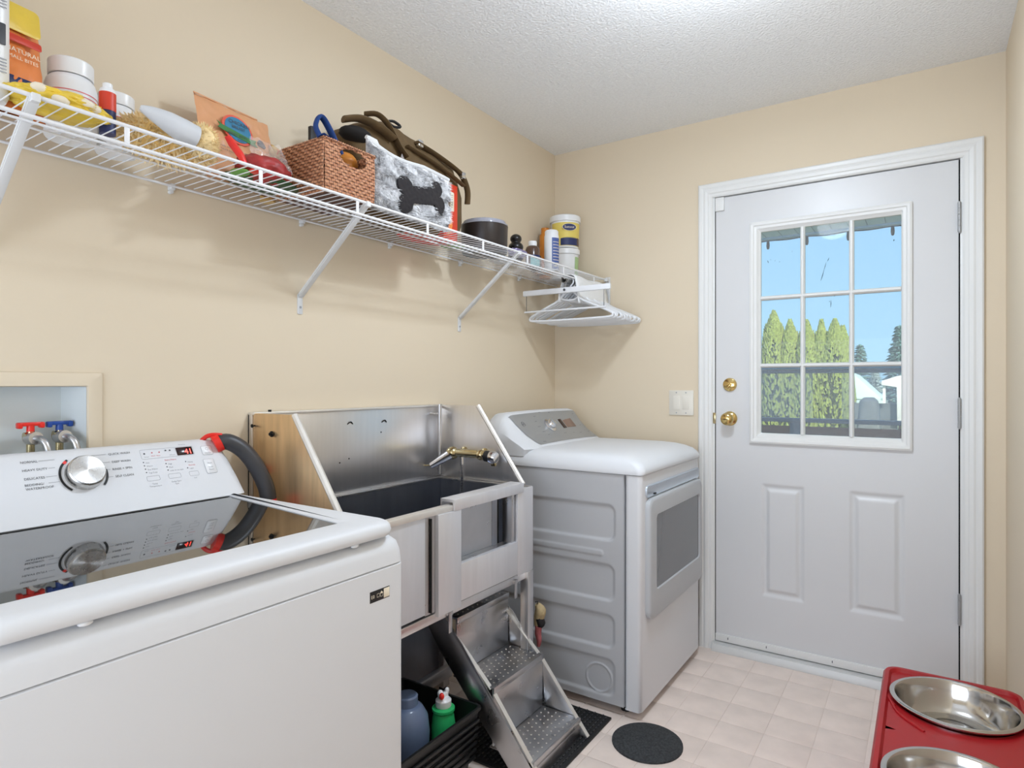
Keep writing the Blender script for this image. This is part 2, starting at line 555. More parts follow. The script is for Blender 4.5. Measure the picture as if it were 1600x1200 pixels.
# floor: a slab and 6 inch vinyl squares with recessed joints
flo = B().box(-0.13, RW + 0.12, YB - 0.12, 0.12, -0.08, -0.0018).obj('floor', M['grout'], kind='structure', base=(0, 0, 0))
WL[flo.name] = Vector((0, 0, 0))
tp = 0.1525
tiles = []
proto = None
cnt = 0
far = B()
for j in range(28):
    y1 = -0.003 - tp * j
    y0 = y1 - tp
    for i in range(-1, 13):
        x0 = 0.118 + tp * i
        x1 = x0 + tp
        a0, a1 = max(x0, 0.0), min(x1, RW)
        if a1 - a0 < 0.01 or y0 < YB:
            continue
        g = 0.0007
        bb = far if j > 14 else B()
        L = [[(x, y, z) for x, y in rr(a0 + g + e, a1 - g - e, y0 + g + e, y1 - g - e, 0.001, 1)] for z, e in ((-0.0019, 0), (-0.0006, 0), (0.0, 0.0016))]
        bb.loft(L)
        if j <= 14:
            bb.obj('tile', M['tile'], flo)
            cnt += 1
far.obj('tiles_far', M['tile'], flo, kind='stuff')

# ------------------------------------------------------------------ door, frame, casing
cas = B()
prof = [(0, 0), (0, 0.006), (0.006, 0.010), (0.016, 0.011), (0.020, 0.015), (0.032, 0.017), (0.040, 0.015), (0.046, 0.018), (0.058, 0.019), (0.0635, 0.015), (0.0635, 0)]


def casing(path, name):
    # path: list of (x,z) inner corners and outward directions for mitred moulding
    bb = B()
    loops = []
    for (x, z, ox, oz) in path:
        loops.append([(x + ox * p, -q - 0.0002, z + oz * p) for p, q in prof])
    bb.loft(loops)
    return bb


cx0, cx1, cz = 0.838, 1.772, 2.075
trim = thing('trim_1', (1.3, 0, 0), kind='structure')
casing([(cx0, 0, -1, 0), (cx0, cz, -1, 1)], 'l').obj('side_casing', M['trim'], trim, sharp=20)
casing([(cx0, cz, -1, 1), (cx1, cz, 1, 1)], 't').obj('head_casing', M['trim'], trim, sharp=20)
casing([(cx1, cz, 1, 1), (cx1, 0, 1, 0)], 'r').obj('side_casing', M['trim'], trim, sharp=20)
jb = B()
jb.box(DX0, 0.846, -0.001, 0.12, 0, 2.09, bev=0.001); jb.box(1.764, DX1, -0.001, 0.12, 0, 2.09, bev=0.001); jb.box(0.846, 1.764, -0.001, 0.12, 2.076, 2.097, bev=0.001)
jb.box(0.846, 0.858, 0.052, 0.065, 0.03, 2.076); jb.box(1.752, 1.764, 0.052, 0.065, 0.03, 2.076); jb.box(0.858, 1.752, 0.052, 0.065, 2.063, 2.076)
jb.obj('door_jamb', M['trim'], trim)
th = B()
th.loft([[(x, y, z) for y, z in ((-0.035, 0), (-0.035, 0.006), (-0.024, 0.030), (0.0, 0.036), (0.05, 0.038), (0.12, 0.03), (0.12, 0))] for x in (0.840, 1.770)])
th.box(0.842, 1.768, -0.030, -0.026, 0.006, 0.012)
th.obj('sill', mat('sill aluminium', srgb(214, 214, 212), 0.4, metal=0.2, var=0.04, vscale=20, stretch=(1, 8, 1)), trim)

door = thing('door_1', (1.3, 0.03, 0.04), kind='structure')
LX0, LX1, LZ0, LZ1 = 1.026, 1.592, 0.985, 1.912   # cut-out for the light
SX0, SX1, SZ0, SZ1 = 0.849, 1.759, 0.045, 2.071


def ppanel(x, z):
    """raised panel relief, negative = recessed"""
    d = 0
    for (a0, a1, c0, c1) in ((1.049, 1.222, 0.280, 0.776), (1.392, 1.585, 0.280, 0.776)):
        s = min(x - a0, a1 - x, z - c0, c1 - z)
        if s > 0:
            if s < 0.012: d = 0.006 * s / 0.012
            elif s < 0.020: d = 0.006
            elif s < 0.034: d = 0.006 - 0.008 * (s - 0.020) / 0.014
            else: d = -0.002
    return d


ds = B()
NU, NV = 236, 200
zt = LZ0 - 0.01
ds.grid(lambda u, v: (SX0 + (SX1 - SX0) * u, 0.006 + ppanel(SX0 + (SX1 - SX0) * u, SZ0 + (zt - SZ0) * v), SZ0 + (zt - SZ0) * v), NU, NV)
ds.box(SX0, SX1, 0.016, 0.050, SZ0, zt)
for (a0, a1, c0, c1) in ((SX0, LX0, zt, SZ1), (LX1, SX1, zt, SZ1), (LX0, LX1, LZ1, SZ1), (LX0, LX1, zt, LZ0)):
    ds.box(a0, a1, 0.006, 0.050, c0, c1)
ds.box(SX0, SX1, 0.007, 0.02, SZ0, SZ0 + 0.004); ds.box(SX0, SX0 + .003, 0.0065, 0.02, SZ0, zt); ds.box(SX1 - .003, SX1, 0.0065, 0.02, SZ0, zt)
slab = ds.obj('door_slab', M['door'], door, sharp=30)
lf = B()
fo = []
OX0, OX1, OZ0, OZ1 = 0.999, 1.611, 0.955, 1.936
IX0, IX1, IZ0, IZ1 = 1.045, 1.574, 1.000, 1.892
pr = [(0, 0.006), (0.0, -0.006), (0.008, -0.010), (0.016, -0.008), (0.020, -0.004), (0.030, -0.002), (0.036, 0.004), (1.0, 0.010), (1.0, 0.026)]
loops = []
for t, y in pr:
    e = t
    if t < 1:
        L = rr(OX0 + e, OX1 - e, OZ0 + e, OZ1 - e, 0.003, 1)
    else:
        L = rr(IX0, IX1, IZ0, IZ1, 0.002, 1)
    loops.append([(x, y, z) for x, z in L])
lf.loft(loops, cap0=False, cap1=False)
frm = lf.obj('window_frame', M['trim'], door, sharp=20)
mx_ = [IX0 + (IX1 - IX0) / 3, IX0 + 2 * (IX1 - IX0) / 3]
mz_ = [1.2985, 1.597]
mx_ = [1.215, 1.400]


def muntin(p0, p1, w=0.019):
    bb = B()
    x0, z0 = p0; x1, z1 = p1
    pf = [(-w / 2, 0.012), (-w / 2 + 0.002, 0.006), (-w / 4, 0.004), (-w / 6, 0.0), (w / 6, 0.0), (w / 4, 0.004), (w / 2 - 0.002, 0.006), (w / 2, 0.012), (w / 2, .022), (-w / 2, .022)]
    if x0 == x1:
        bb.loft([[(x0 + a, q, z) for a, q in pf] for z in (z0, z1)])
    else:
        bb.loft([[(x, q + .0005, z0 + a) for a, q in pf] for x in (x0, x1)])
    return bb


for x in mx_:
    muntin((x, IZ0), (x, IZ1)).obj('muntin', M['trim'], door, sharp=30)
for z in mz_:
    muntin((IX0, z), (IX1, z)).obj('muntin', M['trim'], door, sharp=30)
xs = [IX0] + mx_ + [IX1]; zs = [IZ0] + mz_ + [IZ1]
for i in range(3):
    for j in range(3):
        B().box(xs[i] + 0.0015, xs[i + 1] - 0.0015, 0.0145, 0.0185, zs[j] + 0.0015, zs[j + 1] - 0.0015).obj('pane', M['pane'], door)
# streaks of dirt left on the glass
dm = mat('dried dirt', srgb(70, 84, 96), 0.9, var=0.1)
bb = B()
for (x, z, dx, dz, w) in ((1.285, 1.655, .012, .045, .0016), (1.297, 1.700, .008, .03, .0012), (1.310, 1.735, .006, .014, .0014), (1.268, 1.585, .004, .012, .001), (1.322, 1.54, .001, .03, .0014), (1.317, 1.563, .001, .003, .002), (1.335, 1.585, .004, .006, .0014),
                       (1.075, 1.752, -.003, .012, .0016), (1.083, 1.765, .003, .002, .0012), (1.102, 1.758, .002, .003, .0012), (1.12, 1.752, .003, .002, .0014), (1.172, 1.79, .001, .004, .0012), (1.548, 1.79, .001, .006, .0024), (1.283, 1.48, .012, -.006, .001)):
    bb.tube([(x, 0.0143, z), (x + dx * .5 + .0008, 0.0143, z + dz * .5), (x + dx, 0.0143, z + dz)], [w * .4, w, w * .3], seg=5)
bb.obj('dirt_streaks', dm, door)
# sweep with screws
sw = B().box(0.849, 1.759, -0.002, 0.010, 0.040, 0.072, bev=0.0015)
swo = sw.obj('door_sweep', M['trim'], door)
for x in (0.905, 1.07, 1.33, 1.60):
    B().box(x - .0015, x + .0015, -0.0035, 0.0, 0.053, 0.063, bev=.0007).obj('screw', M['ink'], swo)
# corner sensor
B().box(0.849, 0.888, -0.006, 0.007, 2.010, 2.071, bev=0.001).obj('alarm_sensor', M['trim'], door)
# deadbolt and knob
dbl = B().lathe([(0.031, 0.0), (0.031, 0.004), (0.028, 0.010), (0.020, 0.013), (0.006, 0.014)], (0.912, 0.0065, 1.214), (0, -1, 0), 32).obj('deadbolt', M['brass'], door)
bb = B().box(-0.0045, 0.0045, -0.022, -0.010, -0.013, 0.013, bev=0.003, mtx=Matrix.Translation((0.912, 0.004, 1.208)) @ Matrix.Rotation(0.7, 4, 'Y'))
bb.obj('thumb_turn', M['brass'], dbl)
kn = B().lathe([(0.033, 0.0), (0.033, 0.003), (0.028, 0.009), (0.014, 0.012), (0.012, 0.024), (0.018, 0.032), (0.026, 0.040), (0.0285, 0.050), (0.027, 0.060), (0.020, 0.067), (0.008, 0.069)], (0.912, 0.0065, 1.060), (0, -1, 0), 36).obj('door_knob', M['brass'], door)
B().box(0.902, 0.922, -0.067, -0.062, 1.059, 1.061).obj('knob_slot', M['blackrub'], kn)
B().box(0.838, 0.8495, -0.003, 0.03, 1.035, 1.085, bev=0.001).obj('latch_plate', M['brassold'], door)
for zc in (1.850, 1.107, 0.363):
    hg = B()
    for k in range(5):
        hg.cyl((1.7615, -0.0045, zc - 0.056 + k * 0.0226), (1.7615, -0.0045, zc - 0.056 + k * 0.0226 + 0.0216), 0.0058, seg=12)
    hg.cyl((1.7615, -0.0045, zc - 0.06), (1.7615, -0.0045, zc + 0.06), 0.0035, seg=8)
    hg.obj('hinge', M['silver'], door)
# dark weather gaps beside the slab
B().box(1.7592, 1.7638, 0.004, 0.03, 0.05, 2.07).obj('weather_strip', M['darkgap'], door)
B().box(0.8462, 0.8488, 0.004, 0.03, 0.05, 2.07).obj('weather_strip', M['darkgap'], door)

cl_ = thing('ceiling_light', (1.19, -1.28, 2.39), 'round white flush ceiling light in the middle of the room', 'ceiling light')
B().lathe([(.17, .05), (.17, .012), (.155, 0), (.14, -.004), (.135, .004), (.02, .006)], (1.19, -1.28, 2.39), seg=40).obj('base_plate', M['plastic_w'], cl_)

# light switch (two rockers)
sw = thing('light_switch', (0.69, 0, 1.128), 'ivory double rocker switch plate on the wall left of the door', 'light switch')
bb = B(); plate_into(bb, (0.69, -0.0002, 1.128), XR, ZR, 0.117, 0.118, 0.004, 0, 0.006); pl = bb.obj('cover_plate', M['ivory'], sw)
for i, x in enumerate((0.668, 0.712)):
    r = B().box(-0.0165, 0.0165, -0.008, -0.004, -0.033, 0.033, bev=0.001, mtx=Matrix.Translation((x, 0, 1.128)) @ Matrix.Rotation(0.05 if i else -0.04, 4, 'X'))
    r.obj('rocker', M['ivory'], sw)
for x in (0.667, 0.713):
    for z in (1.08, 1.176):
        B().cyl((x, -0.0062, z), (x, -0.0072, z), 0.003, seg=8).obj('screw', M['inkl'], pl)

# ================================================================== OUTSIDE
por = thing('porch_ceiling', (1.5, 0.13, 2.45), 'pale blue slatted porch ceiling over the door', 'porch ceiling', kind='structure')
B().box(-3, 6, 0.13, 2.80, 2.475, 2.56).obj('porch_roof', M['soffit'], por)
for i in range(56):
    x = -1.6 + i * 0.125
    B().box(x + .002, x + .121, 0.14, 2.76, 2.458, 2.474, bev=.002, seg=1).obj('soffit_plank', M['soffit'], por)
B().box(-3, 6, 2.72, 2.80, 2.444, 2.462, bev=.004).obj('fascia', mat('fascia', srgb(176, 196, 214), .6, var=.03), por)
lit = thing('string_lights', (1.0, 2.9, 2.43), 'string of small dark bulbs hanging along the edge of the porch ceiling', 'string lights')
pts = []
for k in range(-4, 9):
    x = 0.524 + 0.3055 * k
    pts += [(x, 2.78, 2.443), (x + 0.15, 2.78, 2.436 - 0.003 * (k % 2))]
B().tube(pts, 0.0045, seg=5, sm=3).obj('cord', M['darkgap'], lit)
for k in range(-2, 7):
    x = 0.524 + 0.3055 * k
    B().lathe([(0.008, 0.03), (0.012, 0.01), (0.014, -0.02), (0.010, -0.045), (0.003, -0.05)], (x, 2.78, 2.42), seg=10).obj('bulb', M['darkgap'], lit)

dr = thing('deck_rail', (1.0, 2.6, 0), 'dark blue deck railing with glass panels above wooden boards', 'railing')
B().box(-2.4, 5.0, 2.62, 2.70, 1.300, 1.330, bev=.004).obj('top_rail', M['rail'], dr)
B().box(-2.4, 5.0, 2.58, 2.74, 1.333, 1.372, bev=.004).obj('top_cap', mat('rail cap', srgb(132, 166, 194), .5, var=.05), dr)
B().box(-2.4, 5.0, 2.60, 2.72, 0.900, 0.932, bev=.004).obj('bottom_cap', M['rail'], dr)
for i in range(-3, 6):
    x = 0.10 + i * 0.90
    B().box(x + .1, x + .79, 2.655, 2.665, 0.94, 1.30).obj('glass_panel', M['railglass'], dr)
for i in range(-3, 6):
    x = 0.725 + i * 0.90
    B().box(x, x + .09, 2.62, 2.70, -0.5, 0.90, bev=.003).obj('post', M['rail'], dr)
    for k in range(6):
        z = 0.72 - .15 * k
        B().box(x + .095, x + .895, 2.64, 2.668, z + .004, z + .146, bev=.003).obj('board', M['plank'], dr)
deckm = mat('deck boards', srgb(120, 110, 100), .8, var=.2, vscale=8, stretch=(6, 1, 1))
dk = thing('deck', (1.3, 1.4, 0), kind='structure')
for i in range(20):
    B().box(-3, 6, 0.13 + i * .135, 0.13 + i * .135 + .13, -0.06, -0.02, bev=.003, seg=1).obj('deck_board', deckm, dk)
B().box(-60, 60, 0.3, 90, -0.62, -0.52).obj('lawn', M['lawn'], kind='structure')


def cedar(x, y, h, w, seed, label):
    rg = random.Random(seed)
    t = thing('cedar_tree', (x, y, -0.52), label, 'tree', 'clipped columnar cedars beyond the railing')
    core = B()
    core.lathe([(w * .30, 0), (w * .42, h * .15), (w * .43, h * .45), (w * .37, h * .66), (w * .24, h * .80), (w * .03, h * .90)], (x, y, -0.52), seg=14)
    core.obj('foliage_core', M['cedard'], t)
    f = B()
    for i in range(2900):
        zz = rg.random() ** 0.8 if i % 4 else .8 + .2 * rg.random()
        rad = w * .48 * max(0, 1 - (max(0, zz - .2) / .8) ** 2.6) ** .8
        rad = max(0.015, rad)
        a = rg.random() * 2 * PI
        bul = 1 + .10 * math.sin(3 * a + seed) + .1 * math.sin(9 * zz + 2 * a + seed)
        c = Vector((x + math.cos(a) * rad * bul, y + math.sin(a) * rad * bul, -0.52 + zz * h))
        s = 0.040 + rg.random() * .05
        up = Vector((math.cos(a) * .35, math.sin(a) * .35, 1)).normalized()
        sd = Vector((-math.sin(a), math.cos(a), 0)) + Vector((rg.uniform(-.8, .8), rg.uniform(-.8, .8), rg.uniform(-.5, .5)))
        sd.normalize()
        out = Vector((math.cos(a), math.sin(a), 0)) * s * .5
        v = f.vs([c - sd * s * .5, c + out * .7 - up * s * .4, c + sd * s * .5, c + up * s * (1.3 if zz < .9 else .6) + out * .3])
        f.face([v[0], v[1], v[3]]); f.face([v[1], v[2], v[3]])
    f.obj('foliage', M['cedar'], t, kind='stuff', sharp=1)
    B().cyl((x, y, -.52), (x, y, .1), .05, .04, seg=8).obj('trunk', M['plank'], t)


TY = 13.0
for i, (px, top, w, lab) in enumerate(((-1.93, 2.86, .72, 'cedar at the left end of the hedge, cut by the window frame'), (-1.33, 2.93, .62, 'tallest cedar of the hedge, second from the left'),
                                       (-.97, 2.70, .52, 'narrow cedar right of the tallest one in the hedge'), (-.62, 2.68, .56, 'cedar in the middle pane beside the left muntin'),
                                       (-.30, 2.66, .40, 'slim cedar tucked between two wider ones in the middle pane'), (-.02, 2.66, .62, 'wide cedar at the right end of the hedge'), (.14, 2.50, .45, 'short cedar closing the hedge on the right'),
                                       (-2.5, 2.8, .7, 'cedar left of the hedge hidden behind the door frame'))):
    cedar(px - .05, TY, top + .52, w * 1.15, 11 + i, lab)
# green base of the hedge
for i, x in enumerate((-1.7, -1.1, -.5, 0.0)):
    pass


def conifer(x, y, z0, h, w, seed, m, label, n=500):
    rg = random.Random(seed)
    t = thing('conifer', (x, y, z0), label, 'tree')
    f = B()
    for i in range(n):
        zz = rg.random()
        rad = w * (1 - zz) ** .8 * rg.random() ** .5
        a = rg.random() * 2 * PI
        c = Vector((x + math.cos(a) * rad, y + math.sin(a) * rad, z0 + h * (.15 + .85 * zz)))
        s = w * .16
        d = Vector((math.cos(a), math.sin(a), rg.uniform(-.3, .3))).normalized()
        sd = d.cross(Vector((0, 0, 1))).normalized()
        v = f.vs([c - sd * s * .5 - d * s, c + sd * s * .5 - d * s, c + d * s * 1.4, c + Vector((0, 0, s * .8))])
        f.face([v[0], v[1], v[2]]); f.face([v[0], v[3], v[2]]); f.face([v[1], v[3], v[2]])
    f.obj('foliage', m, t, kind='stuff', sharp=180)
    B().cyl((x, y, z0), (x, y, z0 + h * .9), w * .05, w * .02, seg=8).obj('trunk', M['plank'], t)


conifer(-.42, 24, -.5, 3.15, .62, 3, M['conifer'], 'hazy blue-green fir just right of the hedge', 420)
conifer(.86, 24, -.5, 3.75, .75, 5, M['conifer'], 'darker fir at the right edge of the window', 700)
conifer(3.1, 26, -.5, 3.8, 1.2, 9, M['conifer'], 'fir beyond the right edge of the window', 500)
for i, (x, w, h, lab) in enumerate(((.12, .5, 2.3, 'pale leafless bush behind the mint roof'), (1.9, .7, 2.2, 'pale bush below the darker fir'))):
    conifer(x, 23, -.5, h, w, 20 + i, M['bush'], lab, 700)

hs = thing('neighbour_house', (.6, 17, -.52), 'pale house with a mint metal roof in the right pane', 'house')
B().prism([(-1.4, .84), (.62, .73), (.62, .80), (-.02, 1.45), (-.40, 1.62), (-1.4, 1.62)], (0, 17, 0), (1, 0, 0), (0, 0, 1), -2.0, bev=.01).obj('roof', M['roofpale'], hs)
B().box(-1.3, .55, 17.2, 18.8, -.52, .80).obj('wall', M['shed'], hs)
hs2 = thing('white_shed', (1.2, 12, -.52), 'white gabled shed at the right edge of the window', 'shed')
B().prism([(0, 1.17), (0, 1.26), (.28, 1.36), (.7, 1.42), (.7, .45), (.27, .45), (.27, 1.14)], (.90, 12, 0), (1, 0, 0), (0, 0, 1), .10, bev=.005).obj('gable', M['house'], hs2)
B().box(.92, .97, 11.96, 12.0, .80, 1.2).obj('post', M['house'], hs2)
B().box(.39, 1.17, 12.1, 12.3, -.52, .80).obj('dark_wall', M['shed'], hs2)
cv = thing('barbecue', (.7, 9, -.52), 'covered dark barbecue standing below the mint roof', 'barbecue')
B().rloft([(-.5, .70, 1.05, 8.7, 9.3, .05), (.5, .71, 1.04, 8.7, 9.3, .06), (.92, .74, 1.00, 8.8, 9.2, .1), (.98, .80, .94, 8.9, 9.1, .05)]).obj('cover', M['shed'], cv)
B().box(.68, 1.06, 9.1, 9.16, .88, .93).obj('awning_bar', M['roofpale'], cv)

# ================================================================== WASHER
WX, WY0, WY1 = 0.735, -2.69, -1.93
wsh = thing('washing_machine', (0.4, -2.28, 0), 'white top-load washing machine with smoked glass lid in the left foreground', 'washing machine')
B().rloft([(0.02, 0.06, WX - .006, WY0 + .004, WY1 - .004, .02), (0.03, 0.05, WX, WY0, WY1, .022), (0.843, 0.05, WX, WY0, WY1, .022), (0.8455, 0.052, WX - .003, WY0 + .003, WY1 - .003, .02)], n=6).obj('cabinet', M['appl'], wsh, sharp=50)
for x in (.12, .66):
    for y in (WY0 + .07, WY1 - .07):
        B().cyl((x, y, 0), (x, y, .022), .022, seg=12).obj('foot', M['blackrub'], wsh)
tc_ = B()
tc_.rloft([(0.8475, 0.05, WX, WY0, WY1, .024), (0.872, 0.05, WX - .002, WY0 + .001, WY1 - .001, .026), (0.889, 0.05, WX - .006, WY0 + .003, WY1 - .004, .030),
           (0.899, 0.05, WX - .022, WY0 + .007, WY1 - .009, .036), (0.906, 0.05, WX - .045, WY0 + .012, WY1 - .015, .045), (0.918, 0.05, WX - .055, WY0 + .020, WY1 - .021, .05), (0.926, 0.05, WX - .06, WY0 + .03, WY1 - .029, .05), (0.9285, .06, WX - .07, WY0 + .045, WY1 - .045, .05)], n=8)
tc_.obj('top_cover', M['appl'], wsh, sharp=60)
# lid with glass window
lx0, lx1, ly0, ly1 = 0.105, WX + .004, WY0 + .030, WY1 - .022
gx0, gx1, gy0, gy1 = 0.172, 0.655, WY0 + .055, WY1 - .052
lid = B()
S = lambda z, e, r: (z, lx0 + e * .3, lx1 - e, ly0 + e, ly1 - e, r)
loops = [[(x, y, z) for x, y in rr(a, b2, c, d, r, 8)] for z, a, b2, c, d, r in
         [S(.906, .022, .03), S(.907, .008, .035), S(.911, .002, .04), S(.919, .0, .042), S(.928, .0015, .042), S(.934, .006, .04), S(.9375, .013, .037), S(.9385, .022, .035),
          (.9385, gx0 - .006, gx1 + .010, gy0 - .012, gy1 + .014, .012), (.9355, gx0 - .001, gx1 + .001, gy0 - .001, gy1 + .001, .008), (.930, gx0, gx1, gy0, gy1, .006)]]
loops[-3:] = [[(x, y - (.060 * (x - gx0) / (gx1 - gx0) if y > -2.3 else 0), z) for x, y, z in L_] for L_ in loops[-3:]]
lid.loft(loops, cap0=True, cap1=False)
lido = lid.obj('lid', M['appl'], wsh, sharp=45)
B().loft([[(gx0 - .002, gy0 - .002, z), (gx1 + .002, gy0 - .002, z), (gx1 + .002, gy1 - .058, z), (gx0 - .002, gy1 + .002, z)] for z in (.922, .9335)]).obj('lid_glass', M['lidglass'], lido)
for y in (WY0 + .16, WY1 - .13):
    B().ball((WX - .012, y, .903), .006, .010, .004, 2).obj('lid_bumper', M['plastic_w'], lido)
# console
cn = B()
fx = lambda z: .175 - (z - .94) * .6364
cn.rloft([(.936, .045, fx(.936), WY0 + .01, WY1 - .002, .02), (.975, .045, fx(.975), WY0 + .012, WY1 - .006, .024), (1.02, .045, fx(1.02), WY0 + .02, WY1 - .014, .026),
          (1.048, .046, fx(1.048), WY0 + .028, WY1 - .022, .026), (1.060, .047, fx(1.060) - .001, WY0 + .034, WY1 - .028, .024), (1.069, .050, fx(1.069) - .003, WY0 + .042, WY1 - .036, .02), (1.074, .056, fx(1.074) - .010, WY0 + .055, WY1 - .048, .012)], n=8)
cono = cn.obj('control_console', M['appl'], wsh, sharp=60)
FU = Vector((-.537, 0, .8436)).normalized(); FR = Vector((0, 1, 0)); FN = FR.cross(FU)


def fp(y, z, k=0.0):
    return Vector((fx(z), y, z)) + FN * k


# dial
KC = fp(-2.290, 1.0225)
kb = B().lathe([(.0375, 0), (.0375, .012), (.0365, .020), (.034, .0225)], (0, 0, 0), (0, 0, 1), 48, cap0=True, cap1=False)
kb.lathe([(.034, .0225), (.0335, .0235)], (0, 0, 0), (0, 0, 1), 48, cap0=False, cap1=True)
ko = kb.obj('dial', M['brushed'], cono, local=True, sharp=30)
q = Matrix((FR, FU, FN)).transposed().to_4x4()
ko.matrix_basis = Matrix.Translation(KC - WL[cono.name]) @ q
bb = B()
disc_into(bb, KC, FR, FU, .0475, .0475, .0012, 30, 2.15, 4.0, inner=.90)
disc_into(bb, KC, FR, FU, .0475, .0475, .0012, 20, -.75, .15, inner=.90)
bb.obj('dial_scale', M['blackrub'], cono, kind='stuff')
bb = B(); disc_into(bb, KC, FR, FU, .0475, .0475, .0018, 6, 2.25, 2.42, inner=.87); bb.obj('dial_mark', M['red'], cono)
bb = B()
T = lambda s, y, z, sz, al='LEFT', bbx=None: text_into(bbx or bb, s, sz, fp(y, z), FR, FU, .0006, al)
sz = .0074
for s, y, z in (('NORMAL', -2.3985, 1.0555), ('HEAVY DUTY', -2.3985, 1.0395), ('DELICATES', -2.3985, 1.0230), ('BEDDING/', -2.4000, 1.0110), ('WATERPROOF', -2.3995, 1.0035)):
    T(s, y, z, sz)
for s, y, z in (('QUICK WASH', -2.2320, 1.0570), ('DEEP WASH', -2.2290, 1.0400), ('RINSE + SPIN', -2.2320, 1.0245), ('SELF CLEAN', -2.2300, 1.0090)):
    T(s, y, z, sz)
bb.obj('cycle_lettering', M['ink'], cono, kind='stuff')
bb = B()


def line(y0, z0, y1, z1, w=.0005):
    p0 = fp(y0, z0, .0006); p1 = fp(y1, z1, .0006)
    d = (p1 - p0).normalized(); s = d.cross(FN).normalized() * w
    bb.face(bb.vs([p0 - s, p1 - s, p1 + s, p0 + s]))


for y0, y1, z in ((-2.366, -2.337, 1.058), (-2.352, -2.340, 1.042), (-2.360, -2.340, 1.0255), (-2.358, -2.338, 1.0135), (-2.268, -2.236, 1.0595), (-2.258, -2.233, 1.0425), (-2.250, -2.236, 1.027), (-2.250, -2.234, 1.0115)):
    line(y0, z, y1, z)
# display outline and option columns
frame_into(bb, fp(-2.100, 1.0515), FR, FU, .128, .0255, .004, .0006, .0006)
for y, w in ((-2.151, .030), (-2.101, .030), (-2.053, .024)):
    frame_into(bb, fp(y, .9975), FR, FU, w, .0125, .003, .0006, .0006)
for s, y, z in (('Hot', -2.158, 1.032), ('Warm', -2.158, 1.0245), ('Eco Warm', -2.158, 1.017), ('Tap Cold', -2.158, 1.0095), ('High', -2.108, 1.0245), ('Med', -2.108, 1.017), ('Low or no spin', -2.108, 1.0095),
                ('Heavy', -2.060, 1.0245), ('Light', -2.060, 1.0095)):
    T(s, y, z - .001, .0052)
for s, y, z in (('Temp', -2.151, .984), ('Temperature', -2.151, .979), ('Delay Start', -2.101, .9835), ('Spin', -2.101, .9785), ('Soil', -2.053, .986)):
    T(s, y, z, .0052, 'CENTER')
T('Sensor', -2.157, 1.0445, .004); T('Lid Lock', -2.098, 1.0445, .004); T('Remaining', -2.069, 1.0665, .004)
bb.obj('option_lettering', M['inkl'], cono, kind='stuff')
bb = B()
for y, z in ((-2.1625, 1.034), (-2.1625, 1.0265), (-2.1625, 1.019), (-2.1625, 1.0115), (-2.1125, 1.0265), (-2.1125, 1.019), (-2.1125, 1.0115), (-2.0645, 1.0265), (-2.0645, 1.0115)):
    disc_into(bb, fp(y, z), FR, FU, .0015, .0015, .0007, 8)
for y, z in ((-2.155, 1.053), (-2.104, 1.0565), (-2.094, 1.056)):
    disc_into(bb, fp(y, z), FR, FU, .0024, .0020, .0007, 8)
bb.obj('indicator_dots', M['ink'], cono, kind='stuff')
bb = B()
T('Extra Heavy', -2.113, 1.033, .0056); T('Normal', -2.060, 1.016, .0052); T('Wash   Rinse', -2.141, 1.0455, .004)
for y in (-2.137, -2.120):
    disc_into(bb, fp(y, 1.054), FR, FU, .0018, .0018, .0007, 8)
bb.obj('active_lettering', M['inkr'], cono, kind='stuff')
bb = B(); plate_into(bb, fp(-2.0585, 1.0515), FR, FU, .0405, .0215, .0012, .0002, .0012); dsp = bb.obj('display', M['ledpanel'], cono)
bb = B(); T('41', -2.0600, 1.0440, .0200); bb_ = bb
text_into(bb, '41', .0200, fp(-2.0600, 1.0440, .001), FR, FU, .0008)
bb.obj('digits', M['led'], dsp)
bb = B()
plate_into(bb, fp(-2.0015, 1.0480), FR, FU, .0270, .0250, .004, 0, .0018)
pw = bb.obj('button', M['plastic_w'], cono)
bb = B(); plate_into(bb, fp(-2.0065, 1.0100), FR, FU, .0270, .0400, .0035, 0, .0018); pb = bb.obj('button', M['plastic_w'], cono)
bb = B(); frame_into(bb, fp(-2.0015, 1.0480), FR, FU, .0285, .0265, .004, .0007, .0007); frame_into(bb, fp(-2.0065, 1.0100), FR, FU, .0285, .0415, .004, .0007, .0007); bb.obj('button_outline', M['inkl'], cono, kind='stuff')
bb = B(); text_into(bb, 'Power', .0055, fp(-2.0015, 1.0395, .002), FR, FU, .0002, 'CENTER'); disc_into(bb, fp(-2.0015, 1.051), FR, FU, .004, .004, .0021, 14, inner=.8)
bb.obj('button_lettering', M['inkl'], pw, kind='stuff')
bb = B()
for s, z in (('Wash', 1.0150), ('Start/', 1.0060), ('Pause', 1.0000)):
    text_into(bb, s, .0055, fp(-2.0065, z, .002), FR, FU, .0002, 'CENTER')
bb.obj('button_lettering', M['inkl'], pb, kind='stuff')
# sticker on the front
bb = B(); plate_into(bb, (WX, -2.0045, .7945), YR, ZR, .0545, .0225, .0005, 0, .0005); st = bb.obj('sticker', M['blackrub'], cono)
st.parent = wsh
bb = B(); plate_into(bb, (WX, -1.9860, .7945), YR, ZR, .0160, .0190, .0005, .0004, .0008); bb.obj('sticker_square', M['cream'], st)
bb = B()
text_into(bb, 'E0', .0095, (WX, -2.0290, .7915), YR, ZR, .0009)
frame_into(bb, (WX, -2.0095, .7945), YR, ZR, .0075, .0075, .001, .0007, .0009)
frame_into(bb, (WX, -2.0005, .7935), YR, ZR, .0070, .0070, .001, .0007, .0009)
bb.face(bb.vs([(WX + .0009, -2.0050, .7970), (WX + .0009, -1.9960, .7970), (WX + .0009, -2.0005, .8015)]))
bb.obj('sticker_print', M['cream'], st, kind='stuff')

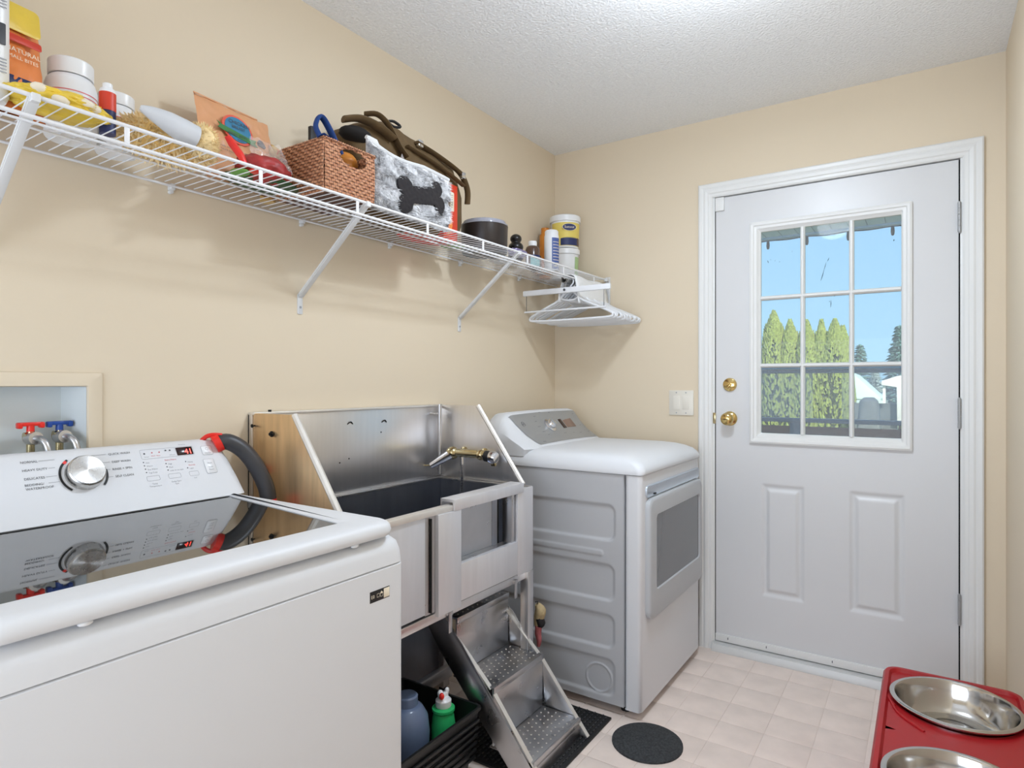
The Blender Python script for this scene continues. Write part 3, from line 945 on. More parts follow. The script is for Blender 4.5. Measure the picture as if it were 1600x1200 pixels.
# ------------------------------------------------------------------ supply box in the wall behind the washer
ob = thing('washer_outlet_box', (0, -2.4, 1.0), 'cream recessed supply box in the left wall above the washer console', 'outlet box')
bb = B()
bb.loft([[(xx, y, z) for y, z in rr(a0, a1, c0, c1, r, 2)] for xx, a0, a1, c0, c1, r in ((.0005, -2.63, -2.203, .96, 1.247, .004), (.006, -2.629, -2.204, .961, 1.246, .004), (.0075, -2.626, -2.207, .964, 1.243, .004),
         (.0075, hy0 + .001, hy1 - .001, hz0 + .001, hz1 - .001, .003), (.002, hy0 + .003, hy1 - .003, hz0 + .003, hz1 - .003, .003))], cap0=False, cap1=False)
bb.obj('box_frame', M['wall'], ob, sharp=30)
bb = B()
bb.loft([[(xx, y, z) for y, z in rr(a0, a1, c0, c1, r, 2)] for xx, a0, a1, c0, c1, r in ((.0015, hy0 + .0032, hy1 - .0032, hz0 + .0032, hz1 - .0032, .003), (-.093, hy0 + .004, hy1 - .02, hz0 + .004, hz1 - .004, .003))], cap0=False, cap1=True)
bb.obj('recessed_tray', M['boxw'], ob, sharp=30)
for (y, mm, nm) in ((-2.331, 'red', 'red'), (-2.274, 'blue', 'blue')):
    v = B()
    v.cyl((-.045, y, .995), (-.045, y, 1.112), .008, seg=14)
    v.cyl((-.045, y - .013, 1.100), (-.045, y + .013, 1.100), .0105, seg=14)
    vo = v.obj('valve', M['brassold'], ob)
    B().cyl((-.047, y, 1.095), (-.012, y, 1.098), .0145, seg=18).obj('hose_nut', M['steel_s'], vo)
    h = B()
    h.cyl((-.045, y, 1.110), (-.045, y, 1.126), .008, .0075, seg=12)
    h.box(-.053, -.037, y - .022, y + .022, 1.124, 1.133, bev=.003)
    h.box(-.054, -.036, y - .026, y - .016, 1.119, 1.133, bev=.003); h.box(-.054, -.036, y + .016, y + .026, 1.119, 1.133, bev=.003)
    h.obj('valve_handle', M[mm], vo)
    B().tube([(-.014, y, 1.098), (.004, y + .004, 1.096), (.016, y + .010, 1.080), (.02, y + .014, 1.04), (.02, y + .014, 1.0)], .0075, seg=10, sm=5).obj('supply_hose', M['steel_s'], vo)

# grey hose arched between console and sink
hs_ = thing('drain_hose', (.12, -1.90, .9), 'dark grey curved hose with red ends between washer and steel sink', 'hose')
pth = [(.100, -1.972, 1.062), (.110, -1.945, 1.066), (.124, -1.912, 1.043), (.138, -1.886, 1.004), (.149, -1.865, .955), (.155, -1.856, .915), (.157, -1.854, .86)]
B().tube(pth, .0215, seg=16, sm=6).obj('hose_tube', M['hosegrey'], hs_)
B().tube([(.098, -1.976, 1.060), (.104, -1.962, 1.067)], .0240, seg=16).obj('end_ring', M['red'], hs_)
B().tube([(.070, -1.995, 1.070), (.085, -1.990, 1.082), (.098, -1.978, 1.086), (.106, -1.960, 1.084)], .006, seg=8, sm=4).obj('hook', M['red'], hs_)
B().tube([(.1555, -1.8555, .905), (.157, -1.8545, .870)], .0225, seg=16).obj('lower_ring', M['red'], hs_)
cl = thing('wall_clamp', (.05, -1.85, .93), 'small red hose clamp on the end panel of the sink', 'clamp')
B().tube([(.052, -1.822, .962), (.056, -1.828, .975), (.068, -1.831, .980), (.082, -1.830, .976), (.086, -1.825, .965)], .0065, seg=10, sm=4).obj('clamp_band', M['red'], cl)
B().cyl((.045, -1.832, .975), (.045, -1.832, 1.0), .012, seg=12).obj('clamp_body', M['silver'], cl)

# ================================================================== DRYER
DX, DY0, DY1 = 0.808, -0.785, -0.100
dry = thing('dryer', (.43, -.44, 0), 'white front-load dryer with silver control panel beside the door', 'dryer')
for x in (.12, .72):
    for y in (DY0 + .06, DY1 - .06):
        B().cyl((x, y, 0), (x, y, .034), .02, seg=12).obj('foot', M['blackrub'], dry)
# front cabinet panel
B().rloft([(.030, .738, DX - .012, DY0, DY1, .010), (.034, .738, DX - .004, DY0, DY1, .016), (.885, .738, DX - .004, DY0, DY1, .018)], n=6).obj('front_panel', M['appl'], dry, sharp=50)


def sdr(x, z, x0, x1, z0, z1, r):
    qx = abs(x - (x0 + x1) / 2) - (x1 - x0) / 2 + r
    qz = abs(z - (z0 + z1) / 2) - (z1 - z0) / 2 + r
    return math.hypot(max(qx, 0), max(qz, 0)) + min(max(qx, qz), 0) - r


def sstep(t):
    t = max(0, min(1, t))
    return t * t * (3 - 2 * t)


def side_relief(x, z):
    d = 0
    for (x0, x1, z0, z1, r, dep, w) in ((.10, .706, .632, .775, .035, .006, .014), (.14, .655, .573, .601, .012, -.0025, .007), (.10, .703, .408, .553, .035, .006, .014),
                                        (.10, .703, .232, .366, .035, .006, .014), (.10, .703, .055, .202, .035, .006, .014)):
        s = sdr(x, z, x0, x1, z0, z1, r)
        d += dep * sstep(-s / w)
    s = abs(math.hypot(x - .634, z - .118) - .052)
    d += -.0035 * sstep(1 - s / .005)
    return d


bb = B()
bb.grid(lambda u, v: (.08 + .656 * u, DY0 + .001 + side_relief(.08 + .656 * u, .034 + .851 * v), .034 + .851 * v), 190, 250)
bb.box(.08, .736, DY0 + .010, DY0 + .02, .034, .885)
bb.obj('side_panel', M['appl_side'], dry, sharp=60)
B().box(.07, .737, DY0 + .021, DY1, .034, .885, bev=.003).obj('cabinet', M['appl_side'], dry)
# top
tp_ = B()
tp_.rloft([(.8875, .10, DX + .001, DY0 - .003, DY1 + .002, .022), (.893, .10, DX + .004, DY0 - .004, DY1 + .002, .026), (.905, .10, DX + .003, DY0 - .003, DY1 + .002, .03), (.918, .10, DX - .004, DY0 + .001, DY1, .034),
           (.932, .10, DX - .020, DY0 + .008, DY1 - .006, .04), (.944, .11, DX - .045, DY0 + .020, DY1 - .016, .05), (.952, .12, DX - .075, DY0 + .040, DY1 - .030, .06), (.9565, .13, DX - .11, DY0 + .075, DY1 - .05, .06), (.958, .15, DX - .16, DY0 + .13, DY1 - .1, .06)], n=8)
tp_.obj('top', M['appl'], dry, sharp=70)
# console: profile in x-z swept along y, drawn down at both ends
cn = B()


def cprof(k, e):
    """k: 1 mid section; e: inset amount 0..1 at ends"""
    z1 = 1.094 - .062 * e
    P = [(.335 - .03 * e, .952), (.300 - .02 * e, .972 - .004 * e), (.262 - .02 * e, 1.000 - .012 * e), (.225 - .018 * e, 1.040 - .03 * e), (.200 - .015 * e, z1 - .016), (.190 - .012 * e, z1 - .004), (.172, z1), (.125, z1 - .004), (.095 + .01 * e, z1 - .03), (.085 + .015 * e, 1.00), (.085 + .01 * e, .925), (.30, .925)]
    return P


N = 26
loops = []
for i in range(N + 1):
    t = i / N
    y = DY0 + .000 + (DY1 - DY0) * t
    dl = min(t, 1 - t) * (DY1 - DY0)
    e = max(0, 1 - dl / .075) ** 2.2
    loops.append([(x, y, z + .006 * math.sin(PI * t)) for x, z in cprof(1, e)])
cn.loft(loops)
co = cn.obj('control_console', M['appl'], dry, sharp=55)


# silver face: curved sheet just proud of the console face, trapezoid outline
def cface(y, s, k=.0015):
    """s 0 bottom .. 1 top along the concave face"""
    t = (y - DY0) / (DY1 - DY0)
    dl = min(t, 1 - t) * (DY1 - DY0)
    e = max(0, 1 - dl / .075) ** 2.2
    P = cprof(1, e)[:6]
    f = s * 4.6
    i = min(4, int(f)); g = f - i
    x = P[i][0] * (1 - g) + P[i + 1][0] * g; z = P[i][1] * (1 - g) + P[i + 1][1] * g
    nx, nz = (P[i + 1][1] - P[i][1]), -(P[i + 1][0] - P[i][0])
    L = math.hypot(nx, nz)
    return Vector((x + nx / L * k, y, z + nz / L * k + .006 * math.sin(PI * t)))


ya, yb = DY0 + .045, DY1 - .035
bb = B()


def facefn(u, v):
    y = ya + (yb - ya) * u
    y += (.060 * (1 - v)) * (1 - u) * 1.0 - .0 * u
    return cface(y, .10 + .86 * v, .0018)


bb.grid(facefn, 40, 18)
bb.obj('control_panel', M['silver'], co, sharp=180)


def cframe(y, s):
    p = cface(y, s, .0018); up = (cface(y, min(1, s + .03), .0018) - cface(y, s - .03, .0018)).normalized()
    return p, YR, up


p, r_, u_ = cframe(-.470, .56)
n_ = r_.cross(u_)
dk_ = B().lathe([(.034, 0), (.034, .004), (.030, .006), (.024, .008), (.0225, .022), (.019, .026)], p, n_, 28).obj('dial', M['chrome'], co)
B().box(-.005, .005, -.020, .020, .022, .030, bev=.002, mtx=Matrix.Translation(p) @ Matrix((r_, u_, n_)).transposed().to_4x4()).obj('dial_grip', M['silver'], dk_)
p, r_, u_ = cframe(-.352, .60)
bb = B(); plate_into(bb, p, r_, u_, .030, .066, .001, 0, .0012); d1 = bb.obj('display', M['ledpanel'], co)
p, r_, u_ = cframe(-.285, .60)
bb = B(); plate_into(bb, p, r_, u_, .090, .060, .002, 0, .0008); bb.obj('button_field', mat('bronze field', srgb(150, 124, 112), .35, metal=.3, var=.05), co)
p, r_, u_ = cframe(-.668, .66)
bb = B(); disc_into(bb, p, r_, u_, .013, .013, .0008, 24, inner=.8); text_into(bb, 'ge', .014, p - r_ * .0072 - u_ * .002, r_, u_, .0009); bb.obj('emblem', M['ink'], co)
bb = B()
p, r_, u_ = cframe(-.640, .16); text_into(bb, 'steam', .010, p, r_, u_, .0009)
for y, s, tx in ((-.56, .80, 'cotton'), (-.57, .68, 'mixed'), (-.575, .56, 'easy care'), (-.565, .44, 'delicate'), (-.55, .34, 'speed'), (-.42, .86, 'timed'), (-.41, .32, 'warm up'), (-.50, .92, 'towels'), (-.20, .80, 'start'), (-.20, .5, 'pause'), (-.33, .30, 'temp'), (-.27, .28, 'dry level'), (-.18, .3, 'power')):
    p, r_, u_ = cframe(y, s)
    text_into(bb, tx, .0065, p, r_, u_, .0009)
bb.obj('panel_lettering', M['ink'], co, kind='stuff')

# door with window, in the front face
dd = B()
dy0, dy1, dz0, dz1 = DY0 + .035, DY1 - .020, .352, .838
dd = B()
L = []
for xx, e, r in ((DX - .004, .002, .035), (DX + .012, .002, .035), (DX + .016, .006, .033), (DX + .0175, .014, .028)):
    L.append([(xx, y, z) for y, z in rr(dy0 + e, dy1 - e, dz0 + e, .800 - e, r, 6)])
for xx, e, r in ((DX + .0175, .0, .018), (DX + .013, .003, .016), (DX + .011, .004, .015)):
    L.append([(xx, y, z) for y, z in rr(dy0 + .062 + e, dy1 - .040 - e, .455 + e, .735 - e, r, 6)])
dd.loft(L, cap0=True, cap1=False)
dro = dd.obj('door', M['plastic_g'], dry, sharp=45)
B().box(DX + .006, DX + .0122, dy0 + .064, dy1 - .042, .457, .733).obj('door_window', M['doorglass'], dro)
# handle pocket strip above the door
hp = B()
L = [[(xx, y, z) for y, z in rr(dy0 + .002 + e, dy1 - .002 - e, .802 + e * .4, .846 - e, .014, 6)] for xx, e in ((DX - .0035, 0), (DX + .002, .001), (DX + .003, .004), (DX - .002, .010), (DX - .003, .012))]
hp.loft(L, cap0=False, cap1=True)
hpo = hp.obj('handle_pocket', mat('pale pocket', srgb(196, 204, 214), .3, metal=.4, var=.05), dry, sharp=40)
B().box(DX - .003, DX + .0045, DY0 + .115, DY0 + .130, .806, .811, bev=.001).obj('latch', M['blackrub'], hpo)

# ================================================================== DOG WASH SINK
SY0, SY1 = -1.815, -0.960
TZ = 0.845          # tub rim height
TB = 0.540          # bottom of the skirt
FXX = 0.450         # front plane
snk = thing('dog_wash_tub', (.22, -1.39, 0), 'stainless steel dog grooming tub with splash guards between washer and dryer', 'tub')
b = B(); b.box(.006, .022, SY0, SY1, .845, 1.132, bev=.0015)
back = b.obj('back_splash', M['steel'], snk)
B().box(.004, .030, SY0, SY1, 1.129, 1.136, bev=.001).obj('top_edge', M['edge'], back)
spoly = [(.024, TZ + .002), (.415, TZ + .002), (.208, 1.134), (.024, 1.134)]
lp = B().prism([(x, z) for x, z in spoly], (0, SY0 + .014, 0), (1, 0, 0), (0, 0, 1), .012, bev=.0012)
lpo = lp.obj('side_splash', M['steel_warm'], snk, label='steel side splash with the beige wall reflection put into its colour')
rp = B().prism([(x, z) for x, z in spoly], (0, SY1, 0), (1, 0, 0), (0, 0, 1), .010, bev=.0012)
rpo = rp.obj('side_splash', M['steel'], snk)
for (yy, par) in ((SY0 + .006, lpo), (SY1 - .006, rpo)):
    e = B().tube([(.208, yy, 1.134), (.415, yy, TZ + .002)], .0095, seg=8)
    e.obj('rolled_edge', M['edge'], par)
for y in (SY0 + .03,):
    g = B().lathe([(.004, 0), (.004, .004), (.0085, .004), (.0085, .0065), (.0045, .0065), (.0045, .012), (.002, .013)], (.118, SY0 + .002, 1.078), (0, -1, 0), 14)
    g.obj('bolt', M['darkgap'], lpo)
    B().lathe([(.0022, 0), (.0022, .008), (.0055, .008), (.0055, .010)], (.032, SY0 + .002, 1.098), (0, -1, 0), 10).obj('bolt', M['darkgap'], lpo)
B().box(.001, .0055, SY0 + .001, SY0 + .02, .4, 1.13).obj('seal_strip', M['darkgap'], snk)
B().cyl((.02, SY0 + .06, 1.134), (.02, SY0 + .06, 1.142), .005, seg=10).obj('bolt', M['darkgap'], back)
# hooks on back splash
for y, z in ((-1.445, 1.088), (-1.285, 1.086)):
    B().tube([(.022, y - .012, z - .006), (.026, y, z + .002), (.022, y + .012, z - .006)], .0018, seg=6, sm=3).obj('hook', M['darkgap'], back)
for y, z in ((-1.30, 1.045), (-1.49, .955), (-1.45, .965)):
    B().cyl((.021, y, z), (.0235, y, z), .0024, seg=8).obj('rivet', M['darkgap'], back)
# tether bar in the right back corner
B().cyl((.048, SY1 - .045, .860), (.048, SY1 - .045, 1.138), .008, seg=12).obj('tether_bar', M['steel_s'], snk)
B().box(.022, .050, SY1 - .075, SY1 - .035, 1.098, 1.106, bev=.001).obj('bar_bracket', M['steel_s'], snk)
# tub: inner walls, floor
tb = B()
x0, x1, y0, y1 = .030, FXX - .008, SY0 + .02, SY1 - .02
tb.box(x0 - .004, x0, y0, y1, .56, TZ); tb.box(x1, x1 + .004, y0, -1.40, .56, TZ - .02); tb.box(x0, x1, y0 - .004, y0, .56, TZ); tb.box(x0, x1, y1, y1 + .004, .56, TZ)
tb.box(x0, x1, y0, y1, .556, .56)
tb.obj('basin', M['steel_d'], snk)
# rim
rm = B()
rm.box(.006, .036, SY0, SY1, TZ - .006, TZ + .004, bev=.002); rm.box(.006, FXX, SY0, SY0 + .03, TZ - .006, TZ + .001, bev=.001)
rm.box(.006, FXX, SY1 - .03, SY1, TZ - .006, TZ + .001, bev=.001)
rm.obj('rim', M['steel_s'], snk)
B().box(FXX - .022, FXX + .008, SY0, -1.365, TZ - .012, TZ + .006, bev=.003).obj('front_rim', M['edge'], snk)
# skirt panels, left to right
B().box(FXX - .010, FXX, SY0, -1.545, TB + .01, TZ - .010, bev=.0015).obj('skirt_panel', M['steel_h'], snk)
B().prism([(0, 0), (.012, -.012), (.044, -.012), (.044, 0)], (FXX - .002, -1.545, TB + .006), (0, 1, 0), (1, 0, 0), -(TZ - TB - .02)).obj('hinge_channel', M['steel_s'], snk)
B().cyl((FXX + .001, -1.522, TB + .01), (FXX + .001, -1.522, TZ - .02), .0035, seg=8).obj('hinge_pin', M['darkgap'], snk)
B().box(FXX - .012, FXX + .012, -1.500, -1.392, TB - .008, TZ - .012, bev=.002).obj('gate_post', M['steel_h'], snk)
fr = B()
fr.box(FXX - .012, FXX + .006, -1.391, -1.065, TB + .006, .662, bev=.0015)
fr.obj('gate_panel', M['steel_h'], snk)
B().box(FXX - .012, FXX + .006, -1.064, SY1 - .002, TB, TZ - .001, bev=.0015).obj('skirt_panel', M['steel_h'], snk)
# recessed sliding gate in the opening
B().box(FXX - .050, FXX - .046, -1.391, -1.150, .60, TZ - .01).obj('sliding_gate', M['steel_s'], snk)
B().box(FXX - .048, FXX - .044, -1.150, -1.120, .60, TZ - .01).obj('gate_edge', M['steel_d'], snk)
B().box(FXX - .070, FXX - .060, -1.122, -1.088, .60, TZ - .01).obj('gate_slot', M['darkgap'], snk)
B().box(FXX - .045, FXX - .004, -1.087, -1.070, .60, TZ - .005, bev=.002).obj('gate_guide', M['steel_s'], snk)
B().box(FXX - .045, FXX - .010, -1.391, -1.070, .655, .660).obj('gate_ledge', M['steel_s'], snk)
# thick cap over the gate
gc = B()
gc.prism([(0, 0), (.056, 0), (.056, -.034), (.050, -.034), (.050, -.008), (.006, -.008), (.006, -.022), (0, -.022)], (FXX - .042, -1.428, TZ + .022), (1, 0, 0), (0, 0, 1), -(.392), bev=.001)
gc.obj('gate_cap', M['steel_h'], snk)
# bottom rail, legs, clips
B().box(FXX - .020, FXX - .002, SY0, SY1, TB - .026, TB + .001, bev=.002).obj('bottom_rail', M['steel'], snk)
for x in (.03, FXX - .024):
    for y in (SY0 + .006, SY1 - .042):
        lg = B().box(x, x + .034, y, y + .036, 0.012, TB, bev=.002).obj('leg', M['steel'], snk)
        B().cyl((x + .017, y + .018, 0), (x + .017, y + .018, .014), .016, seg=10).obj('foot', M['blackrub'], lg)
for y in (-1.437, -1.075):
    c = B().box(FXX + .002, FXX + .006, y - .008, y + .008, TB - .075, TB - .012, bev=.001)
    c.box(FXX - .004, FXX + .008, y - .010, y + .010, TB - .022, TB - .010, bev=.001)
    c.obj('step_clip', M['steel_s'], snk)
B().box(.06, FXX - .04, SY0 + .03, SY1 - .03, TB - .02, .555).obj('basin_underside', M['steel_d'], snk)
B().box(.10, .125, SY0 + .03, -1.02, .085, .130, bev=.002).obj('cross_brace', M['steel'], snk)
B().box(.034, .040, SY0 + .01, SY1 - .01, .08, TB, bev=.001).obj('rear_shade_sheet', M['steel_d'], snk)  # dark sheet added so the space under the tub reads as shade
dn = B().cyl((.22, -1.62, .30), (.22, -1.62, .54), .055, .065, seg=20).obj('drain_sump', M['steel_d'], snk)
# faucet on the right splash
fa = B()
FYc = SY1 - .052
fa.cyl((.105, FYc, .952), (.285, FYc, .952), .0155, seg=18)
fa.ball((.120, FYc - .003, .950), .026, .026, .026, 3)
fa.ball((.255, FYc, .950), .020, .020, .020, 3)
fa.cyl((.145, FYc, .952), (.145, SY1 - .010, .952), .012, seg=12); fa.cyl((.245, FYc, .952), (.245, SY1 - .010, .952), .012, seg=12)
fa.lathe([(.020, 0), (.020, .004), (.012, .010)], (.145, SY1 - .010, .952), (0, -1, 0), 16); fa.lathe([(.020, 0), (.020, .004), (.012, .010)], (.245, SY1 - .010, .952), (0, -1, 0), 16)
fao = fa.obj('faucet', M['brassold'], snk)
B().cyl((.278, FYc, .948), (.300, FYc, .946), .021, seg=18).obj('knob_collar', M['blackrub'], fao)
B().lathe([(.021, 0), (.024, .003), (.024, .020), (.019, .028)], (.299, FYc, .945), (1, 0, -.05), 20).obj('knob', M['chrome'], fao)
B().box(.305, .325, FYc - .006, FYc + .006, .912, .930, bev=.003).obj('knob_tip', M['brassold'], fao)
# spray head angled down to the left
d_ = Vector((-.075, -.035, -.048))
p0 = Vector((.120, FYc - .008, .947))
B().tube([p0, p0 + d_ * .5, p0 + d_], [.021, .017, .012], seg=14).obj('spray_head', M['chrome'], fao)
B().cyl(p0 + d_ * .98, p0 + d_ * .98 + Vector((-.040, -.020, 0)), .0028, seg=8).obj('spray_lever', M['brassold'], fao)
hz = []
hp0 = Vector((.168, FYc - .004, .938))
nrings = 46
h = B()
h.cyl(hp0, hp0 - Vector((0, 0, .028)), .0085, seg=12)
for i in range(nrings):
    z = .908 - i * .0062
    x = .168 + .010 * math.sin(i / nrings * 2.2)
    y = FYc - .004 - .05 * (i / nrings) ** 1.5
    h.lathe([(.0052, -.0026), (.0078, -.001), (.0078, .001), (.0052, .0026)], (x, y, z), seg=12, cap0=False, cap1=False)
h.obj('spray_hose', M['chrome'], fao)

# ------------------------------------------------------------------ pet steps
st_ = thing('pet_steps', (.55, -1.15, 0), 'perforated steel folding steps hooked under the front of the grooming tub', 'steps')
sy0, sy1 = -1.300, -0.995
TR = [(.372, .448), (.520, .258), (.668, .072)]     # front edge x, height of the treads
TD = .165
for i, (fxs, z) in enumerate(TR):
    t = B()
    t.box(fxs - TD, fxs, sy0, sy1, z - .006, z, bev=.0012)
    t.box(fxs - .004, fxs + .001, sy0, sy1, z - .020, z + .001, bev=.001)
    to = t.obj('tread', M['steel_s'], st_)
    dots = B()
    for a in range(6):
        for c in range(10):
            xx = fxs - .022 - a * .022
            yy = sy0 + .030 + c * .0272 + (.0136 if a % 2 else 0)
            if yy < sy1 - .015:
                dots.lathe([(.0030, 0), (.0026, .0012), (.0012, .0013)], (xx, yy, z), seg=7, cap0=False)
    dots.obj('grip_dots', M['edge'], to, kind='stuff')
    if i < 3:
        zb = TR[i + 1][1] if i < 2 else 0.004
        r = B().box(fxs - .008, fxs - .003, sy0 + .001, sy1 - .001, zb + .001, z - .006, bev=.0008)
        r.obj('riser', M['steel_s'], st_)
for yy, sgn in ((sy0 - .004, -1), (sy1 + .004, 1)):
    sp = B()
    sp.prism([(.250, .470), (.290, .470), (.395, .372), (.690, .020), (.690, .004), (.600, .004), (.300, .330), (.250, .40)], (0, yy + .0015, 0), (1, 0, 0), (0, 0, 1), .003, bev=.0006)
    s_o = sp.obj('stringer', M['steel_s'], st_)
    e = B().prism([(0, -.0015), (.016, -.0015), (.016, .0015), (0, .0015)], (.292, yy - (.014 if sgn > 0 else .002), .470), (0, 1, 0), Vector((.76, 0, .65)), 0.001)
    e = B()
    a = Vector((.292, yy, .470)); c = Vector((.692, yy, .012))
    a2 = Vector((.398, yy, .372))
    w = Vector((0, .016 * (-sgn), 0))
    for q0, q1 in ((Vector((.292, yy, .440)), Vector((.500, yy, .244))), (Vector((.512, yy, .232)), c)):
        n = Vector((.70, 0, .71)) * .003
        e.loft([[q, q + w, q + w + n, q + n] for q in (q0 + Vector((.006, 0, .006)), q1 + Vector((.006, 0, .006)))])
    e.obj('flange', M['edge'], s_o)
for yy in (-1.27, -1.03):
    B().tube([(.250, yy, .452), (.238, yy, .500), (.255, yy, .515), (.300, yy, .512)], .004, seg=6, sm=3).obj('hook', M['steel_s'], st_)

# ================================================================== WIRE SHELF
SH = 1.745         # deck height
SF = 0.305         # front edge
sy_a, sy_b = -3.20, -0.012
shf = thing('wire_shelf', (.15, -1.6, 1.74), 'long white wire closet shelf on the left wall above the machines', 'shelf')
for nm, x, z, r in (('front_top_rail', SF, SH - .001, .0042), ('front_bottom_rail', SF + .001, SH - .040, .0042), ('back_rail', .018, SH - .009, .0032), ('middle_rail', .150, SH - .007, .0028), ('under_rail', SF - .022, SH - .042, .0026)):
    B().cyl((x, sy_a, z), (x, sy_b, z), r, seg=10).obj(nm, M['wire'], shf)
w0 = B().tube([(.012, -1.6, SH), (SF - .006, -1.6, SH + .0005), (SF, -1.6, SH + .003)], .0014, seg=6).obj('cross_wire', M['wire'], shf)
w1 = B().tube([(SF + .004, -1.6, SH + .001), (SF + .0052, -1.6, SH - .020), (SF + .0045, -1.6, SH - .041)], .0010, seg=5)
w1.b.free()
n = int((sy_b - sy_a) / .0257)
for i in range(n):
    y = sy_a + .01 + i * .0257
    part_copy(w0, (0, y + 1.6, 0))
s0 = B().box(SF - .001, SF + .002, -1.676, -1.666, SH - .041, SH - .001, bev=.0008).obj('lip_strap', M['wire'], shf)
for k in range(11):
    y = -.151 - .305 * k
    if k != 5:
        part_copy(s0, (0, y + 1.671, 0))
for y in (-2.88, -2.45, -2.041, -1.631, -1.24, -.823, -.363):
    c = B().box(.0003, .020, y - .006, y + .006, SH - .018, SH - .002, bev=.002)
    c.cyl((.0, y, SH - .022), (.012, y, SH - .022), .005, seg=8)
    c.obj('wall_clip', M['bracket'], shf)
for y in (-2.443, -1.633, -.822):
    br = B()
    p0 = Vector((.006, y, 1.497)); p1 = Vector((SF - .002, y, SH - .006))
    d = (p1 - p0).normalized(); nn = Vector((-d.z, 0, d.x))
    br.prism([(0, -.0085), (.389, -.0085), (.389, .0085), (0, .0085)], p0 - nn * .0, d, YR, -.0035, bev=.0006)
    br.prism([(.005, 0), (.385, 0), (.385, .006), (.005, .006)], p0 - YR * .0085, d, nn, .0012)
    br.prism([(.005, 0), (.385, 0), (.385, .006), (.005, .006)], p0 + YR * .0085, d, nn, -.0012)
    bo = br.obj('support_bracket', M['bracket'], shf)
    f = B(); plate_into(f, (.0003, y, 1.472), YR, ZR, .019, .064, .004, 0, .0035)
    f.obj('bracket_foot', M['bracket'], bo)
    B().cyl((.003, y, 1.462), (.0055, y, 1.462), .004, seg=10).obj('screw', M['inkl'], bo)
    hk = B().box(SF - .010, SF + .008, y - .007, y + .007, SH - .012, SH + .003, bev=.001); hk.obj('bracket_hook', M['bracket'], bo)
eb = B().box(SF - .004, SF + .020, -.012, -.0005, SH - .125, SH + .012, bev=.002)
eb.box(SF - .002, SF + .018, -.034, -.012, SH - .012, SH + .006, bev=.002)
eb.obj('end_bracket', M['bracket'], shf)

# ------------------------------------------------------------------ hanging rod and hangers
RX, RZ = .272, 1.695
rod = thing('closet_rod', (RX, -.2, RZ), 'short white rod with an open end under the right end of the wire shelf', 'closet rod')
r = B()
for rr_ in (1,):
    r.loft([[(RX + q * math.cos(2 * PI * i / 20), y, RZ + q * math.sin(2 * PI * i / 20)) for i in range(20)] for y, q in ((-.003, .0145), (-.395, .0145), (-.395, .0115), (-.30, .0115))], cap1=False)
r.obj('rod_tube', mat('zinc tube', srgb(170, 168, 164), .35, metal=.8, var=.1), rod)
for y in (-.385, -.03):
    B().box(RX - .004, RX + .004, y - .005, y + .005, RZ + .013, SH - .045, bev=.001).obj('rod_hook', M['bracket'], rod)


def hanger_geo():
    """plastic tube hanger in the x-z plane, origin under the rod centre line"""
    t = thing('clothes_hanger', (0, 0, 0))
    WL[t.name] = Vector((0, 0, 0))
    r = .0055
    hk = B().tube([(-.020, 0, -.004), (-.019, 0, .010), (-.008, 0, .0200), (.008, 0, .0200), (.019, 0, .008), (.018, 0, -.010), (.004, 0, -.026), (0, 0, -.045)], .0036, seg=8, sm=4)
    hk.obj('hook', M['hanger'], t)
    bd = B()
    arch = [(-.205, 0, -.152), (-.130, 0, -.118), (-.070, 0, -.092), (-.040, 0, -.068), (-.018, 0, -.048), (0, 0, -.044), (.018, 0, -.048), (.040, 0, -.068), (.070, 0, -.092), (.130, 0, -.118), (.205, 0, -.152), (.217, 0, -.163), (.208, 0, -.174), (.150, 0, -.177), (0, 0, -.178), (-.150, 0, -.177), (-.208, 0, -.174), (-.217, 0, -.163), (-.205, 0, -.152)]
    bd.tube(arch, r, seg=8, sm=3)
    bd.tube([(-.045, 0, -.076), (-.020, 0, -.086), (.020, 0, -.086), (.045, 0, -.076)], r * .8, seg=6, sm=3)
    bd.obj('frame', M['hanger'], t)
    return t


hg0 = hanger_geo()
hlabels = 'white tubular plastic hanger in the row at the right end of the wire shelf'
NH = 13
ORD = ['first', 'second', 'third', 'fourth', 'fifth', 'sixth', 'seventh', 'eighth', 'ninth', 'tenth', 'eleventh', 'twelfth', 'last']
for i in range(NH):
    h = hg0 if i == 0 else copy_tree(hg0)
    y = -.350 + i * .0262
    h.location = (RX + .002 * math.sin(i * 2.3) + .006, y, RZ - .001 - .0)
    h.rotation_euler = (0, math.radians(0.6 * math.sin(i * 1.7)), math.radians(1.6 * math.sin(i * 2.9)))
    tag(h, 'white tubular hanger, ' + ORD[i] + ' from the front in the row under the shelf end', 'hanger', 'white tubular hangers on the rod')
ch = thing('clip_hanger', (RX, -.383, RZ), 'white clamp hanger with a straight bar, in front of the tubular hangers', 'hanger')
B().tube([(RX - .020, -.383, RZ - .004), (RX - .019, -.383, RZ + .010), (RX - .008, -.383, RZ + .0200), (RX + .008, -.383, RZ + .0200), (RX + .018, -.383, RZ + .004), (RX + .004, -.383, RZ - .016), (RX, -.383, RZ - .034)], .0018, seg=6, sm=4).obj('hook', M['chrome'], ch)
B().box(.045, .500, -.390, -.376, 1.636, 1.662, bev=.004).obj('upper_bar', M['hanger'], ch)
B().cyl((.052, -.383, 1.560), (.480, -.383, 1.560), .0045, seg=10).obj('lower_bar', M['hanger'], ch)
B().cyl((RX, -.3925, 1.650), (RX, -.389, 1.650), .006, seg=10).obj('rivet', M['ink'], ch)
for x in (.062, .468):
    B().cyl((x, -.383, 1.556), (x, -.383, 1.640), .0013, seg=6).obj('link', M['ink'], ch)
cl = B()
pts = []
for i in range(11):
    a = PI * i / 10
    pts.append((RX + .010 + .030 * math.cos(a), RZ + .004 + .026 * math.sin(a)))
